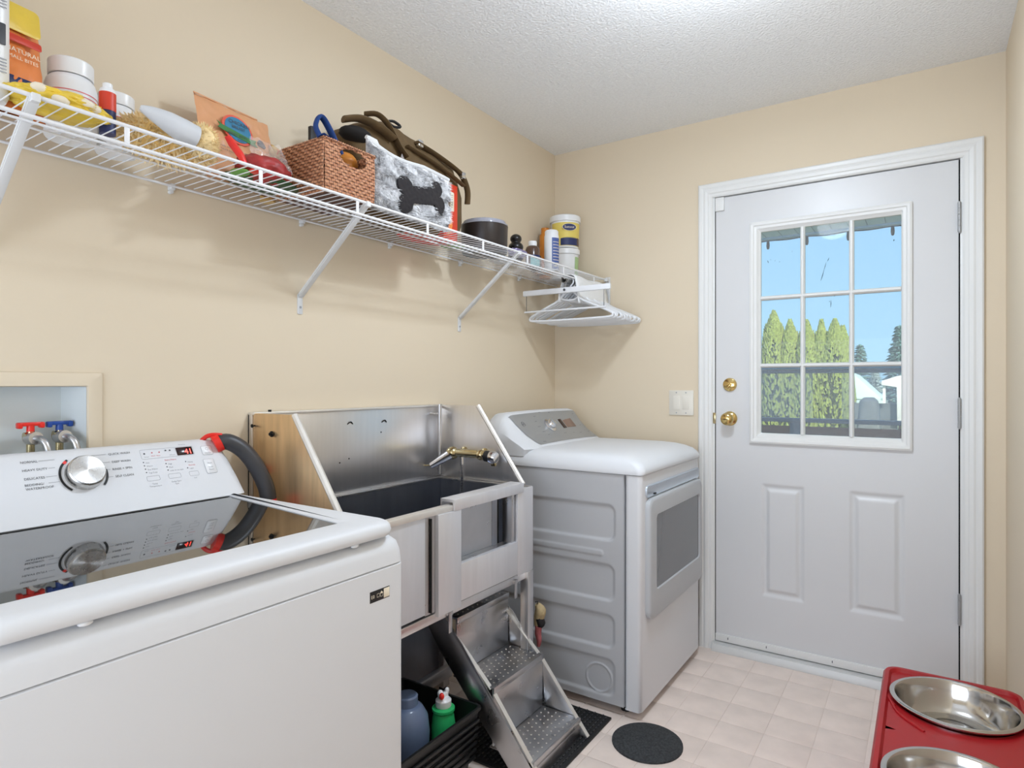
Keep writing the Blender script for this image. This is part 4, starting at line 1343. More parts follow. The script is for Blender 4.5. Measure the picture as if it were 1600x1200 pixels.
pts = [(RX + .060, 1.590), (RX + .050, 1.66)] + pts + [(RX - .040, 1.64), (RX - .046, 1.600)]
cl.grid(lambda u, v: (lambda p: (p[0], -.365 + .33 * v + (.010 * (1 - v)) * math.sin(u * 6), p[1] + .004 * math.sin(v * 9)))((lambda f: (pts[int(f)][0] * (1 - f % 1) + pts[min(len(pts) - 1, int(f) + 1)][0] * (f % 1), pts[int(f)][1] * (1 - f % 1) + pts[min(len(pts) - 1, int(f) + 1)][1] * (f % 1)))(min(u, .99999) * (len(pts) - 1))), 42, 12)
clo = cl.obj('folded_cloth', M['cloth'], label='white folded cloth draped over the short rod behind the clip hanger', cat='cloth', sharp=80)
md = clo.modifiers.new('s', 'SOLIDIFY'); md.thickness = .003

# ================================================================== THINGS ON THE SHELF
Z0 = SH + .0022
# white jug, far left
jg = thing('cleaner_jug', (.12, -2.53, Z0), 'tall white container with a barcode, cut by the left edge of the picture', 'container')
B().rloft([(Z0, .05, .23, -2.64, -2.456, .02), (Z0 + .01, .045, .235, -2.645, -2.452, .024), (Z0 + .22, .045, .235, -2.645, -2.452, .024), (Z0 + .25, .07, .21, -2.60, -2.46, .03), (Z0 + .27, .11, .17, -2.56, -2.50, .02)]).obj('body', M['plastic_w'], jg)
B().cyl((.14, -2.53, Z0 + .27), (.14, -2.53, Z0 + .30), .028, seg=20).obj('cap', M['blue'], jg)
bb = B(); plate_into(bb, (.2352, -2.475, Z0 + .12), YR, ZR, .022, .040, .002, 0, .0006); lb = bb.obj('label_block', M['ink'], jg)
bb = B()
for k in range(7):
    plate_into(bb, (.2352, -2.500 + .0, Z0 + .17 + k * .006), YR, ZR, .075, .0022, .0005, 0, .0006)
for k in range(5):
    plate_into(bb, (.2352, -2.500 + .0, Z0 + .05 + k * .006), YR, ZR, .075, .0022, .0005, 0, .0006)
bb.obj('small_print', M['inkl'], jg, kind='stuff')


# crumpled pouch helper: front/back puffed sheets
def pouch(name, parent, m, o, u, w, W_, H_, puff, seed, taper=0.0, crumple=.004, nu=22, nv=22, hs=0, rag=0):
    o = Vector(o); u = Vector(u).normalized(); w = Vector(w).normalized(); n = u.cross(w)
    bb = B()

    def f(sgn):
        def g(a, v):
            ww = W_ * (1 - taper * v)
            x = (a - .5) * ww
            y = v * H_
            prof_ = (max(0, math.sin(PI * a)) ** .6) * (max(0, min(1, (1 - v) * 2.2)) ** .5) * (min(1, v * 6 + .35))
            p = o + u * x + w * y + n * (sgn * puff * prof_)
            e = min(a, 1 - a, v * 2, 1 - v)
            nz = noise.noise(p * 38 + Vector((seed, 0, 0))) * crumple * 2 + noise.noise(p * 90) * crumple
            if rag and v > .98:
                p = p + w * noise.noise(Vector((a * 9, seed, 0))) * rag
            return p + n * (nz if sgn > 0 else nz * .9) * (1 if e > .001 else .8)
        return g
    bb.grid(f(1), nu, nv)
    bb.grid(f(-1), nu, nv)
    bmesh.ops.remove_doubles(bb.b, verts=bb.b.verts, dist=.0004)
    return bb


# orange and yellow bag
t = thing('snack_bag', (.12, -2.40, Z0), 'orange and yellow printed bag standing left of the white jar', 'bag')
u_ = Vector((-.15, 1, 0)).normalized(); w_ = Vector((-.18, 0, 1)).normalized()
pouch('x', t, None, (.165, -2.437, Z0), u_, w_, .13, .235, .024, 3).obj('bag_body', M['orange'], t, sharp=60)
n_ = u_.cross(w_)
bb = B(); plate_into(bb, Vector((.165, -2.437, Z0)) + w_ * .200 + n_ * .024, u_, w_, .110, .060, .01, 0, .001); bb.obj('yellow_band', M['yellow'], t)
bb = B(); plate_into(bb, Vector((.165, -2.420, Z0)) + w_ * .150 + n_ * .0270, u_, w_, .070, .016, .004, 0, .001); rb = bb.obj('red_banner', M['redbox'], t)
bb = B()
text_into(bb, 'NATURAL', .014, Vector((.165, -2.450, Z0)) + w_ * .122 + n_ * .0275, u_, w_, .001)
text_into(bb, 'SMALL BITES', .0105, Vector((.165, -2.450, Z0)) + w_ * .108 + n_ * .0275, u_, w_, .001)
bb.obj('lettering', M['cream'], t, kind='stuff')
bb = B(); plate_into(bb, Vector((.165, -2.440, Z0)) + w_ * .060 + n_ * .0270, u_, w_, .080, .020, .008, 0, .001); bb.obj('navy_band', M['navy'], t)
# yellow bag lying in front
t = thing('chip_bag', (.22, -2.35, Z0), 'shiny yellow bag with cream oval prints lying at the left end of the shelf', 'bag')
bb = B()
bb.ball((.225, -2.375, Z0 + .024), .058, .088, .023, 5, fn=lambda c: 1 + .16 * noise.noise(c * 3.1) + .10 * noise.noise(c * 8))
bb.obj('bag_body', M['yellow'], t, sharp=70)
bb = B()
for (x, y, z, a) in ((.268, -2.422, .030, .5), (.278, -2.392, .016, .9), (.272, -2.345, .026, .2), (.262, -2.33, .026, .7)):
    bb.ball((x, y, Z0 + z), .010, .016, .010, 2)
bb.obj('oval_print', M['cream'], t)
# white jars with a red stripe
for (cx, cy, R, H, tilt, lab) in ((.115, -2.312, .048, .165, 0, 'white plastic jar with a red-outlined band, left one of two'), (.100, -2.215, .042, .135, .0, 'smaller white jar with a red-outlined band, right one of two')):
    t = thing('supplement_jar', (cx, cy, Z0), lab, 'jar')
    B().lathe([(R * .94, 0), (R, .004), (R, H * .66), (R * .93, H * .74), (R * .80, H * .79)], (cx, cy, Z0), seg=32).obj('jar_body', M['plastic_w'], t)
    B().lathe([(R * .86, H * .80), (R * .87, H * .81), (R * .87, H * .985), (R * .82, H)], (cx, cy, Z0), seg=32).obj('jar_lid', M['plastic_w'], t)
    bb = B()
    for zz in (.50, .55):
        bb.lathe([(R + .0004, H * zz), (R + .0004, H * zz + .0022)], (cx, cy, Z0), seg=32, cap0=False, cap1=False)
    bb.obj('band_outline', M['inkr'], t)
    bb = B(); text_into(bb, 'GLUCO', .012, (cx + R * .99, cy - .03, Z0 + H * .30), (.25, 1, 0), ZR, .001); bb.obj('lettering', M['ink'], t, kind='stuff')
# red and blue can
t = thing('spray_can', (.20, -2.272, Z0), 'small red and navy can beside the white jars', 'can')
cx, cy, R = .215, -2.283, .0155
B().lathe([(R, 0), (R, .050)], (cx, cy, Z0), seg=24).obj('can_body', M['navy'], t)
B().lathe([(R + .0004, .048), (R + .0004, .086)], (cx, cy, Z0), seg=24).obj('red_band', M['redbox'], t)
B().lathe([(R, .086), (R * .9, .094), (R * .6, .098), (R * .6, .106), (R * .4, .108)], (cx, cy, Z0), seg=24).obj('cap', M['plastic_w'], t)
bb = B(); text_into(bb, 'P', .018, (cx + R + .0004, cy - .008, Z0 + .018), (.2, 1, 0), ZR, .001); bb.obj('lettering', M['cream'], t, kind='stuff')

# fleece duster with pale cuff
t = thing('fleece_mitt', (.16, -2.12, Z0), 'shaggy yellow fleece mitt with a pale grey cuff', 'mitt')
bb = B()
bb.ball((.165, -2.135, Z0 + .040), .080, .105, .040, 4, fn=lambda c: 1 + .12 * noise.noise(c * 3.0) + .07 * noise.noise(c * 9))
bb.obj('fleece_core', M['fleece'], t, sharp=180)
bb = B()
rg = random.Random(4)
for i in range(2600):
    z_ = rg.uniform(-1, 1); a = rg.random() * 2 * PI; q = math.sqrt(1 - z_ * z_)
    nrm = Vector((q * math.cos(a), q * math.sin(a), z_))
    k = 1 + .12 * noise.noise(nrm * 3.0)
    c = Vector((.165, -2.135, Z0 + .042)) + Vector((nrm.x * .080, nrm.y * .105, nrm.z * .040)) * k
    d = (nrm + Vector((rg.uniform(-.7, .7), rg.uniform(-.7, .7), rg.uniform(-.7, .7)))).normalized() * (.010 + rg.random() * .010)
    s = d.orthogonal().normalized() * .0022
    v = bb.vs([c - s, c + s, c + d * .6 + s * .8, c + d + Vector((0, 0, -.002))])
    bb.face([v[0], v[1], v[2], v[3]])
bb.obj('tufts', M['fleecel'], t, kind='stuff', sharp=180)
bb = B()
bb.tube([(.262, -2.240, Z0 + .062), (.268, -2.220, Z0 + .056), (.276, -2.190, Z0 + .046), (.280, -2.160, Z0 + .036), (.282, -2.130, Z0 + .030)], [.005, .014, .022, .026, .025], seg=16, sm=4)
bb.obj('cuff', M['cuff'], t)
bb = B()
bb.ball((.268, -2.108, Z0 + .034), .028, .030, .032, 3, fn=lambda c: 1 + .14 * noise.noise(c * 4.0))
for i in range(500):
    z_ = rg.uniform(-1, 1); a = rg.random() * 2 * PI; q = math.sqrt(1 - z_ * z_)
    nrm = Vector((q * math.cos(a), q * math.sin(a), z_))
    c = Vector((.268, -2.108, Z0 + .034)) + nrm * .031
    d = (nrm + Vector((rg.uniform(-.6, .6), rg.uniform(-.6, .6), rg.uniform(-.6, .6)))).normalized() * .012
    s = d.orthogonal().normalized() * .002
    v = bb.vs([c - s, c + s, c + d]); bb.face(v)
bb.obj('fleece_end', M['fleecel'], t, kind='stuff', sharp=180)

# kraft pouch leaning at the wall
t = thing('treat_pouch', (.10, -1.90, Z0), 'tan resealable pouch with a round blue logo leaning on the wall', 'pouch')
po = Vector((.115, -1.895, Z0 + .001)); pu = Vector((-.10, 1, 0)).normalized(); pw_ = Vector((-.235, -.06, 1)).normalized()
pw_ = (pw_ - pu * pw_.dot(pu)).normalized()
pn = pu.cross(pw_)
pouch('x', t, None, po, pu, pw_, .235, .235, .016, 8, crumple=.0028, nu=30, nv=30, rag=.004).obj('pouch_body', M['kraft'], t, sharp=60)
q = lambda x, y, k=.0: po + pu * x + pw_ * y + pn * k
LC = (-.012, .160)
bb = B(); bb.prism([(.048 * math.cos(a * PI / 16), .042 * math.sin(a * PI / 16)) for a in range(32)], q(*LC, .017), pu, pw_, .0030); lo = bb.obj('logo_ring', M['logored'], t)
bb = B(); bb.prism([(.041 * math.cos(a * PI / 16), .036 * math.sin(a * PI / 16)) for a in range(32)], q(*LC, .0201), pu, pw_, .0012); bb.obj('logo_disc', M['logoblue'], lo)
bb = B(); bb.prism([(-.066, .004), (-.052, -.002), (.040, -.014), (.056, -.012), (.050, -.022), (.058, -.032), (.038, -.030), (-.050, -.018), (-.066, -.014), (-.058, -.005)], q(*LC, .0214), pu, pw_, .0012); bb.obj('logo_ribbon', M['logogreen'], lo)
bb = B()
text_into(bb, 'CHICKEN', .0155, q(LC[0] - .028, LC[1] + .014, .0225), pu, pw_, .0004); text_into(bb, 'BREAST', .0125, q(LC[0] - .020, LC[1] + .001, .0225), pu, pw_, .0004)
text_into(bb, 'JERKY BITES', .0115, q(LC[0] - .036, LC[1] - .0225, .0232), pu, pw_, .0004); text_into(bb, 'treats', .0085, q(LC[0] - .008, LC[1] - .0325, .0225), pu, pw_, .0004)
for k, s in enumerate(('made with real chicken breast', 'natural dog treats')):
    text_into(bb, s, .0075, q(-.075, .096 - k * .010, .0172), pu, pw_, .0004)
bb.obj('lettering', M['ink'], t, kind='stuff')
bb = B(); bb.prism([(0, 0), (.010, .012), (.020, .010), (.030, -.006), (.026, -.010), (.004, -.006)], q(.052, .150, .012), pu, pw_, .004); bb.obj('emblem', M['ink'], t)
bb = B(); plate_into(bb, q(-.02, .235, .002), pu, pw_, .20, .004, .001, 0, .002); bb.obj('seal', M['kraft'], t)
# clear bag of red treats with red strip
t = thing('treat_bag', (.21, -1.90, Z0), 'clear plastic bag of dark red treats in front of the tan pouch', 'bag')
bb = B(); bb.ball((.205, -1.905, Z0 + .034), .050, .075, .034, 4, fn=lambda c: 1 + .16 * noise.noise(c * 3.6) + .06 * noise.noise(c * 9)); bb.obj('contents', M['redmeat'], t, sharp=80)
bb = B(); bb.grid(lambda a, v: (.215 - .03 * v + .012 * noise.noise(Vector((a * 5, v * 5, 2))), -1.95 + .13 * a * (1 - .3 * v) + .02 * v, Z0 + .045 + .075 * v + .012 * noise.noise(Vector((a * 6, v * 6, 7)))), 18, 12)
o_ = bb.obj('bag_film', M['film'], t, sharp=40)
bb = B(); bb.tube([(.215, -2.010, Z0 + .085), (.225, -2.003, Z0 + .065), (.242, -1.995, Z0 + .040), (.25, -1.985, Z0 + .015)], [.010, .013, .012, .006], seg=8, sm=4, flat=.5, up=(1, 0, 0)); bb.obj('red_strip', M['red'], t)
t = thing('green_bag', (.12, -1.88, Z0), 'dark green bag with red tip lying flat on the wires under the clear bag', 'bag')
bb = B(); bb.ball((.165, -1.885, Z0 + .011), .075, .105, .010, 4, fn=lambda c: 1 + .10 * noise.noise(c * 3.3)); bb.obj('bag_body', M['greenbag'], t)
bb = B(); bb.ball((.21, -1.975, Z0 + .008), .028, .022, .0075, 3); bb.obj('lime_corner', M['limegreen'], t)
bb = B(); bb.ball((.255, -1.96, Z0 + .006), .018, .016, .0055, 3); bb.obj('red_corner', M['red'], t)

# gold can leaning behind the basket
t = thing('gold_can', (.07, -1.80, Z0), 'small gold-labelled can tipped over beside the basket', 'can')
ax = Vector((.20, 1, -.42)).normalized(); c0 = Vector((.070, -1.795, Z0 + .150))
B().lathe([(.018, 0), (.0195, .003), (.0195, .075), (.018, .078)], c0, ax, 24).obj('can_body', M['gold'], t)
B().lathe([(.0200, .062), (.0200, .079), (.018, .082)], c0, ax, 24).obj('can_cap', M['blackrub'], t)
upv = Vector((0, 0, 1)) - ax * ax.z; upv.normalize(); fn_ = ax.cross(upv)
bb = B(); text_into(bb, 'TAR', .022, c0 + ax * .014 + fn_ * .0203 - upv * .008, ax, upv, .001); bb.obj('lettering', M['redbox'], t, kind='stuff')
B().cyl((.060, -1.79, Z0), (.060, -1.79, Z0 + .150), .022, seg=16).obj('lower_can', M['gold'], t)

# wicker basket
bk = thing('wicker_basket', (.18, -1.68, Z0), 'square woven rush basket with an oval hand hole', 'basket')
bx0, bx1, by0, by1, bh = .096, .282, -1.768, -1.586, .148


def weave(P0, U, H_, name, nseg, nrow, hole=False):
    P0 = Vector(P0); U = Vector(U); L = U.length; u = U.normalized(); nn = u.cross(ZR)
    bb = B()
    nu, nv = nseg * 5, nrow * 4

    def fn(a, v):
        cu = a * nseg; cv = v * nrow
        row = int(cv)
        ph = 1 if row % 2 else 0
        hgt = .0026 * math.sin(PI * (cu + ph)) + .0018 * abs(math.sin(PI * cv)) + .0008 * noise.noise(Vector((cu, cv, 0)))
        bow = .003 * math.sin(PI * v)
        tape = 1 + .02 * v
        p = P0 + U * (.5 + (a - .5) * tape) + ZR * (H_ * v) + nn * (hgt + bow)
        if hole:
            p = p + ZR * .0
        return p
    sk = None
    if hole:
        sk = lambda a, v: ((a - .56) / .27) ** 2 + ((v - .80) / .17) ** 2 < 1
    bb.grid(fn, nu, nv, sk)
    return bb


wf = weave((bx1, by0, Z0), (0, by1 - by0, 0), bh, 'f', 12, 17, True).obj('front_side', M['wicker'], bk, sharp=180)
weave((bx0, by0, Z0), (bx1 - bx0, 0, 0), bh, 'l', 12, 17).obj('left_side', M['wicker'], bk, sharp=180)
weave((bx0, by1, Z0), (0, by0 - by1, 0), bh, 'b', 12, 17).obj('back_side', M['wicker'], bk, sharp=180)
weave((bx1, by1, Z0), (bx0 - bx1, 0, 0), bh, 'r', 12, 17).obj('right_side', M['wicker'], bk, sharp=180)
for o_ in [c for c in bk.children]:
    m_ = o_.modifiers.new('s', 'SOLIDIFY'); m_.thickness = .004; m_.offset = -1
B().box(bx0, bx1, by0, by1, Z0, Z0 + .005).obj('bottom', M['wicker'], bk)
bb = B()
e = .002
rim = [(bx0 - e, by0 - e), (bx1 + e, by0 - e), (bx1 + e, by1 + e), (bx0 - e, by1 + e), (bx0 - e, by0 - e)]
for k in range(4):
    a = Vector((*rim[k], Z0 + bh)); c = Vector((*rim[k + 1], Z0 + bh))
    for j in range(22):
        p0 = a.lerp(c, j / 22); p1 = a.lerp(c, (j + 1.3) / 22)
        bb.tube([p0 - ZR * .002, (p0 + p1) / 2 + ZR * .003, p1 - ZR * .002], .0038, seg=6)
bb.obj('braided_rim', M['wicker'], bk, kind='stuff', sharp=180)
# things in the basket
t = thing('blue_leash', (.24, -1.74, Z0 + .1), 'blue webbing leash looped over the corner of the basket', 'leash')
bb = B()
bb.tube([(.270, -1.775, Z0 + .152), (.262, -1.782, Z0 + .180), (.262, -1.770, Z0 + .210), (.250, -1.745, Z0 + .214), (.240, -1.715, Z0 + .196), (.235, -1.690, Z0 + .170), (.235, -1.67, Z0 + .14)], .0095, seg=8, sm=5, flat=.5, up=(0, 1, 0))
bb.tube([(.278, -1.772, Z0 + .158), (.276, -1.750, Z0 + .153), (.262, -1.725, Z0 + .160), (.245, -1.70, Z0 + .168)], .010, seg=8, sm=4, flat=.25, up=(0, 0, 1))
bb.obj('loop', M['strapblue'], t)
bb = B(); bb.tube([(.255, -1.705, Z0 + .120), (.262, -1.68, Z0 + .105), (.264, -1.655, Z0 + .095), (.26, -1.63, Z0 + .10)], .012, seg=8, sm=4, flat=.3); bb.obj('strap_end', M['strapblue'], t)
t = thing('black_case', (.15, -1.70, Z0 + .1), 'thin black wedge standing up in the basket', 'case')
B().prism([(0, 0), (.060, 0), (.012, .110), (.000, .108)], (.145, -1.715, Z0 + .12), (0, 1, 0), (0, 0, 1), .012, bev=.001).obj('case_body', M['blackrub'], t)
t = thing('orange_ball', (.20, -1.63, Z0 + .1), 'orange rubber ball inside the wicker basket', 'ball')
B().ball((.205, -1.632, Z0 + .125), .042, .040, .040, 3).obj('ball_body', M['orangecap'], t)

# brown duffel bag on top and behind
df = thing('duffel_bag', (.10, -1.29, Z0), 'brown canvas tactical bag with straps behind the furry bag', 'bag')
bb = B()


def dsec(t_):
    y = -1.585 + .60 * t_
    hh = (.270 + .085 * (t_ / .3) ** .6) if t_ < .3 else (.355 - .045 * (t_ - .3) / .58 if t_ < .88 else .310 - .07 * (t_ - .88) / .12)
    hw = .088 * (1 - .25 * (2 * t_ - 1) ** 2)
    zb = Z0 + .235 * max(0, 1 - t_ / .18) ** .8 + .01
    return y, hh, hw, zb


L = []
for i in range(25):
    t_ = i / 24
    y, hh, hw, zb = dsec(t_)
    k = (1 - abs(2 * t_ - 1) ** 7) ** .5 if 0 < t_ < 1 else .05
    ring = []
    for j in range(20):
        a = 2 * PI * j / 20
        sx_ = math.copysign(abs(math.cos(a)) ** .6, math.cos(a)); sz_ = math.copysign(abs(math.sin(a)) ** .6, math.sin(a))
        zc = (Z0 + hh + zb) / 2; hz_ = (Z0 + hh - zb) / 2
        p = Vector((.105 + hw * sx_ * (0.35 + .65 * k), y, zc + hz_ * sz_ * (.25 + .75 * k)))
        ring.append(p + Vector((1, 0, 1)) * .006 * noise.noise(p * 22))
    L.append(ring)
bb.loft(L)
dbo = bb.obj('bag_body', M['duffel'], df, sharp=80)
bb = B()
for (pts, r_) in (([(.150, -1.500, Z0 + .340), (.175, -1.470, Z0 + .345), (.190, -1.440, Z0 + .325), (.198, -1.415, Z0 + .290), (.203, -1.390, Z0 + .255), (.210, -1.365, Z0 + .230)], .017),
                  ([(.192, -1.30, Z0 + .305), (.190, -1.20, Z0 + .296), (.186, -1.09, Z0 + .280), (.184, -1.035, Z0 + .262), (.186, -1.005, Z0 + .215), (.180, -.998, Z0 + .165)], .014),
                  ([(.196, -1.35, Z0 + .275), (.200, -1.24, Z0 + .260), (.198, -1.12, Z0 + .240), (.195, -1.04, Z0 + .222)], .012)):
    bb2 = B(); bb2.tube(pts, r_, seg=8, sm=5, flat=.35, up=(0, 0, 1)); bb2.obj('strap', M['duffel'], df)
bb.b.free()
for (x, y, z) in ((.194, -1.285, Z0 + .304), (.190, -1.040, Z0 + .262)):
    B().box(x - .006, x + .008, y - .012, y + .012, z - .012, z + .012, bev=.003).obj('buckle', M['chrome'], df)
B().tube([(.15, -1.40, Z0 + .352), (.155, -1.372, Z0 + .360), (.16, -1.345, Z0 + .350), (.155, -1.372, Z0 + .342), (.15, -1.40, Z0 + .352)], .005, seg=6, sm=4).obj('clip', M['blackrub'], df)
bb = B()
bb.ball((.160, -1.545, Z0 + .255), .040, .060, .024, 3, fn=lambda c: 1 + .1 * noise.noise(c * 4)); bb.obj('underside_flap', M['duffeld'], df)
t_ = B().tube([(.165, -1.600, Z0 + .285), (.185, -1.55, Z0 + .300), (.195, -1.48, Z0 + .295), (.200, -1.42, Z0 + .275)], .022, seg=8, sm=5, flat=.4, up=(0, 0, 1)); t_.obj('flap', M['duffel'], df)

# furry grey-white bag with black bone
fb = thing('furry_bag', (.25, -1.40, Z0), 'grey and white furry bag with a black bone shape on its front', 'bag')
fy0, fy1, fzh = -1.592, -1.205, .190
Cn = Vector((.255, (fy0 + fy1) / 2, Z0))


def fz_top(a):
    return .196 - .012 * a + .014 * (1 - a) ** 6 - .014 * math.sin(PI * min(1, a * 1.6)) * 0.9


def ffront(a, v, k=0.0):
    y = fy0 + (fy1 - fy0) * a
    z = .004 + fz_top(a) * v
    bul = .030 * (max(0, math.sin(PI * a)) ** .5) * (max(0, math.sin(PI * min(.999, v * .92 + .06))) ** .6)
    return Vector((.255 + bul + k, y, Z0 + z))


bb = B()
bb.grid(lambda a, v: ffront(a, v), 30, 20)
bb.grid(lambda a, v: Vector((.255 - (ffront(a, v).x - .255) * .75, ffront(a, v).y, ffront(a, v).z)), 30, 20)
bmesh.ops.remove_doubles(bb.b, verts=bb.b.verts, dist=.0008)
bb.obj('bag_body', M['fur'], fb, sharp=180)


def in_bone(a, v):
    # bone outline in (y,z) metres relative to its centre, tilted
    y = (a - .56) * (fy1 - fy0); z = (v - .44) * .19
    c, s = math.cos(.16), math.sin(.16)
    yy, zz = y * c + z * s, -y * s + z * c
    if abs(yy) < .075 and abs(zz) < .028: return True
    for (ey, ez, r) in ((-.082, .028, .031), (-.082, -.030, .031), (.080, .030, .026), (.085, -.024, .028)):
        if (yy - ey) ** 2 + (zz - ez) ** 2 < r * r: return True
    return False


bb = B()
bb.grid(lambda a, v: ffront(a, v, .0105 + .0015 * noise.noise(Vector((a * 30, v * 20, 0)))), 150, 80, skip=lambda a, v: not in_bone(a, v))
bn = bb.obj('bone_shape', M['boneblack'], fb, sharp=180)
m_ = bn.modifiers.new('s', 'SOLIDIFY'); m_.thickness = .008; m_.offset = -1
bb = B()
rg = random.Random(12)
for i in range(14000):
    a = rg.random(); v = rg.random() * .97
    ib = in_bone(a, v)
    if ib: continue
    p = ffront(a, v)
    sw_ = noise.noise(Vector((a * 7, v * 5, 1))) * 2.5
    d = Vector((.5 + rg.random() * .3, rg.uniform(-.4, .4) + .5 * math.sin(sw_), -.6 + .5 * math.cos(sw_ * 1.7))).normalized() * (.009 + rg.random() * .012)
    s = d.cross(Vector((1, 0, 0))).normalized() * .0014
    bb.face(bb.vs([p - s, p + s, p + d]))
bb.obj('fur', M['fur'], fb, kind='stuff', sharp=180)
bb = B(); bb.tube([ffront(a, 1.0, .001) + Vector((0, 0, .001)) for a in [i / 14 for i in range(15)]], .0065, seg=8); bb.obj('top_binding', M['furtrim'], fb)
bb = B(); bb.prism([(0, 0), (.030, 0), (.012, .030)], (.245, -1.44, Z0 + .185), (0, 1, 0), (0, 0, 1), .003); bb.obj('inner_bag_tip', M['film'], fb)
bb = B(); bb.prism([(0, 0), (.060, -.004), (.040, .022), (.006, .024)], (.258, -1.592, Z0 + .195), (0, 1, 0), (0, 0, 1), .004, bev=.001); bb.obj('corner_fold', M['furtrim'], fb)

# red carton and leaning round bag beside it
t = thing('red_carton', (.13, -1.05, Z0), 'narrow red carton standing between the furry bag and the round tub', 'carton')
B().box(.130, .185, -1.145, -1.065, Z0, Z0 + .215, bev=.0015).obj('carton_body', M['redbox'], t)
bb = B(); plate_into(bb, (.1852, -1.112, Z0 + .150), YR, ZR, .052, .070, .003, 0, .0006); bb.obj('cream_panel', M['cream'], t)
bb = B(); bb.prism([(0, 0), (.018, .01), (.030, .04), (.022, .075), (.012, .05)], (.1853, -1.125, Z0 + .02), (0, 1, 0), (0, 0, 1), .0006); bb.obj('flame_print', M['orange'], t)
bb = B(); text_into(bb, 'TREATS', .015, (.1862, -1.094, Z0 + .125), ZR, -YR, .0004); bb.obj('lettering', M['ink'], t, kind='stuff')
t = thing('flat_packet', (.13, -1.10, Z0), 'red and green packet lying flat on the wires below the furry bag', 'packet')
bb = B(); bb.ball((.10, -1.17, Z0 + .008), .055, .12, .0065, 3); bb.obj('packet_body', M['redbox'], t)
bb = B(); bb.ball((.125, -1.02, Z0 + .008), .05, .045, .0065, 3); bb.obj('green_end', M['limegreen'], t)

# black round tub with clear lid
t = thing('round_tub', (.155, -.86, Z0), 'low dark brown round tub with a clear lid', 'tub')
cx, cy, R = .150, -.845, .096
B().lathe([(R * .93, 0), (R * .97, .006), (R, .105), (R * 1.01, .112), (R * .98, .112)], (cx, cy, Z0), seg=40).obj('tub_body', M['blacktub'], t)
B().lathe([(R * 1.0, .1125), (R * 1.0, .118), (R * .92, .120), (R * .90, .130), (R * .80, .133)], (cx, cy, Z0), seg=40).obj('tub_lid', M['clearlid'], t)
t = thing('foil_pouch', (.22, -.74, Z0), 'crumpled lilac foil pouch in front of the black rubber toy', 'pouch')
bb = B(); bb.ball((.235, -.725, Z0 + .018), .028, .060, .017, 4, fn=lambda c: 1 + .25 * noise.noise(c * 5)); bb.obj('foil', M['lilac'], t, sharp=30)
t = thing('rubber_chew_toy', (.17, -.62, Z0), 'black snowman-shaped rubber dog toy', 'dog toy')
prof_ = []
for i in range(31):
    z = i / 30 * .108
    r = .030 * max(.0, math.sqrt(max(0, 1 - ((z - .024) / .027) ** 2))) if z < .045 else 0
    r2 = .028 * math.sqrt(max(0, 1 - ((z - .058) / .022) ** 2)) if abs(z - .058) < .022 else 0
    r3 = .022 * math.sqrt(max(0, 1 - ((z - .090) / .019) ** 2)) if abs(z - .090) < .019 else 0
    prof_.append((max(r, r2, r3, .012 if z < .1 else .006) * 1.15, z * 1.12))
B().lathe(prof_, (.170, -.640, Z0), seg=24).obj('toy_body', M['kong'], t, sharp=80)
t = thing('brown_bottle', (.14, -.45, Z0), 'brown bottle with white cap and teal label', 'bottle')
cx, cy, R = .150, -.470, .033
B().lathe([(R * .95, 0), (R, .004), (R, .085), (R * .85, .098), (R * .55, .104)], (cx, cy, Z0), seg=28).obj('bottle_body', M['amber'], t)
B().lathe([(R * .60, .103), (R * .60, .122), (R * .55, .125)], (cx, cy, Z0), seg=24).obj('cap', M['plastic_w'], t)
bb = B(); bb.grid(lambda u, v: (cx + (R + .0006) * math.cos(-1.3 + 1.7 * u), cy + (R + .0006) * math.sin(-1.3 + 1.7 * u), Z0 + .008 + .040 * v), 12, 1); bb.obj('bottle_label', M['teal'], t)
bb = B(); bb.grid(lambda u, v: (cx + (R + .0006) * math.cos(-1.3 + 1.7 * u), cy + (R + .0006) * math.sin(-1.3 + 1.7 * u), Z0 + .048 + .010 * v), 12, 1); bb.obj('label_band', M['navy'], t)
t = thing('dark_bottle', (.10, -.38, Z0), 'small dark brown bottle tucked behind the white tube bottle', 'bottle')
B().lathe([(.024, 0), (.025, .003), (.025, .070), (.015, .080)], (.125, -.398, Z0), seg=22).obj('bottle_body', M['amber'], t)
B().lathe([(.015, .080), (.015, .098), (.013, .1)], (.125, -.398, Z0), seg=20).obj('cap', M['blackrub'], t)
t = thing('powder_bottle', (.19, -.37, Z0), 'tall slim white bottle with a blue label panel', 'bottle')
cx, cy, R = .190, -.365, .0345
B().lathe([(R * .95, 0), (R, .004), (R, .160), (R * .96, .166)], (cx, cy, Z0), seg=30).obj('bottle_body', M['plastic_w'], t)
B().lathe([(R * .93, .166), (R * .93, .184), (R * .80, .190)], (cx, cy, Z0), seg=30).obj('cap', M['plastic_w'], t)
bb = B(); bb.grid(lambda u, v: (cx + (R + .0006) * math.cos(-1.0 + 1.35 * u), cy + (R + .0006) * math.sin(-1.0 + 1.35 * u), Z0 + .006 + .145 * v), 14, 1); lb = bb.obj('bottle_label', M['labelblue'], t)
bb = B()
for k in range(9):
    z = Z0 + .018 + k * .014
    bb.grid(lambda u, v: (cx + (R + .0012) * math.cos(-.85 + 1.0 * u), cy + (R + .0012) * math.sin(-.85 + 1.0 * u), z + .0025 * v), 8, 1)
bb.obj('small_print', M['cream'], lb, kind='stuff')
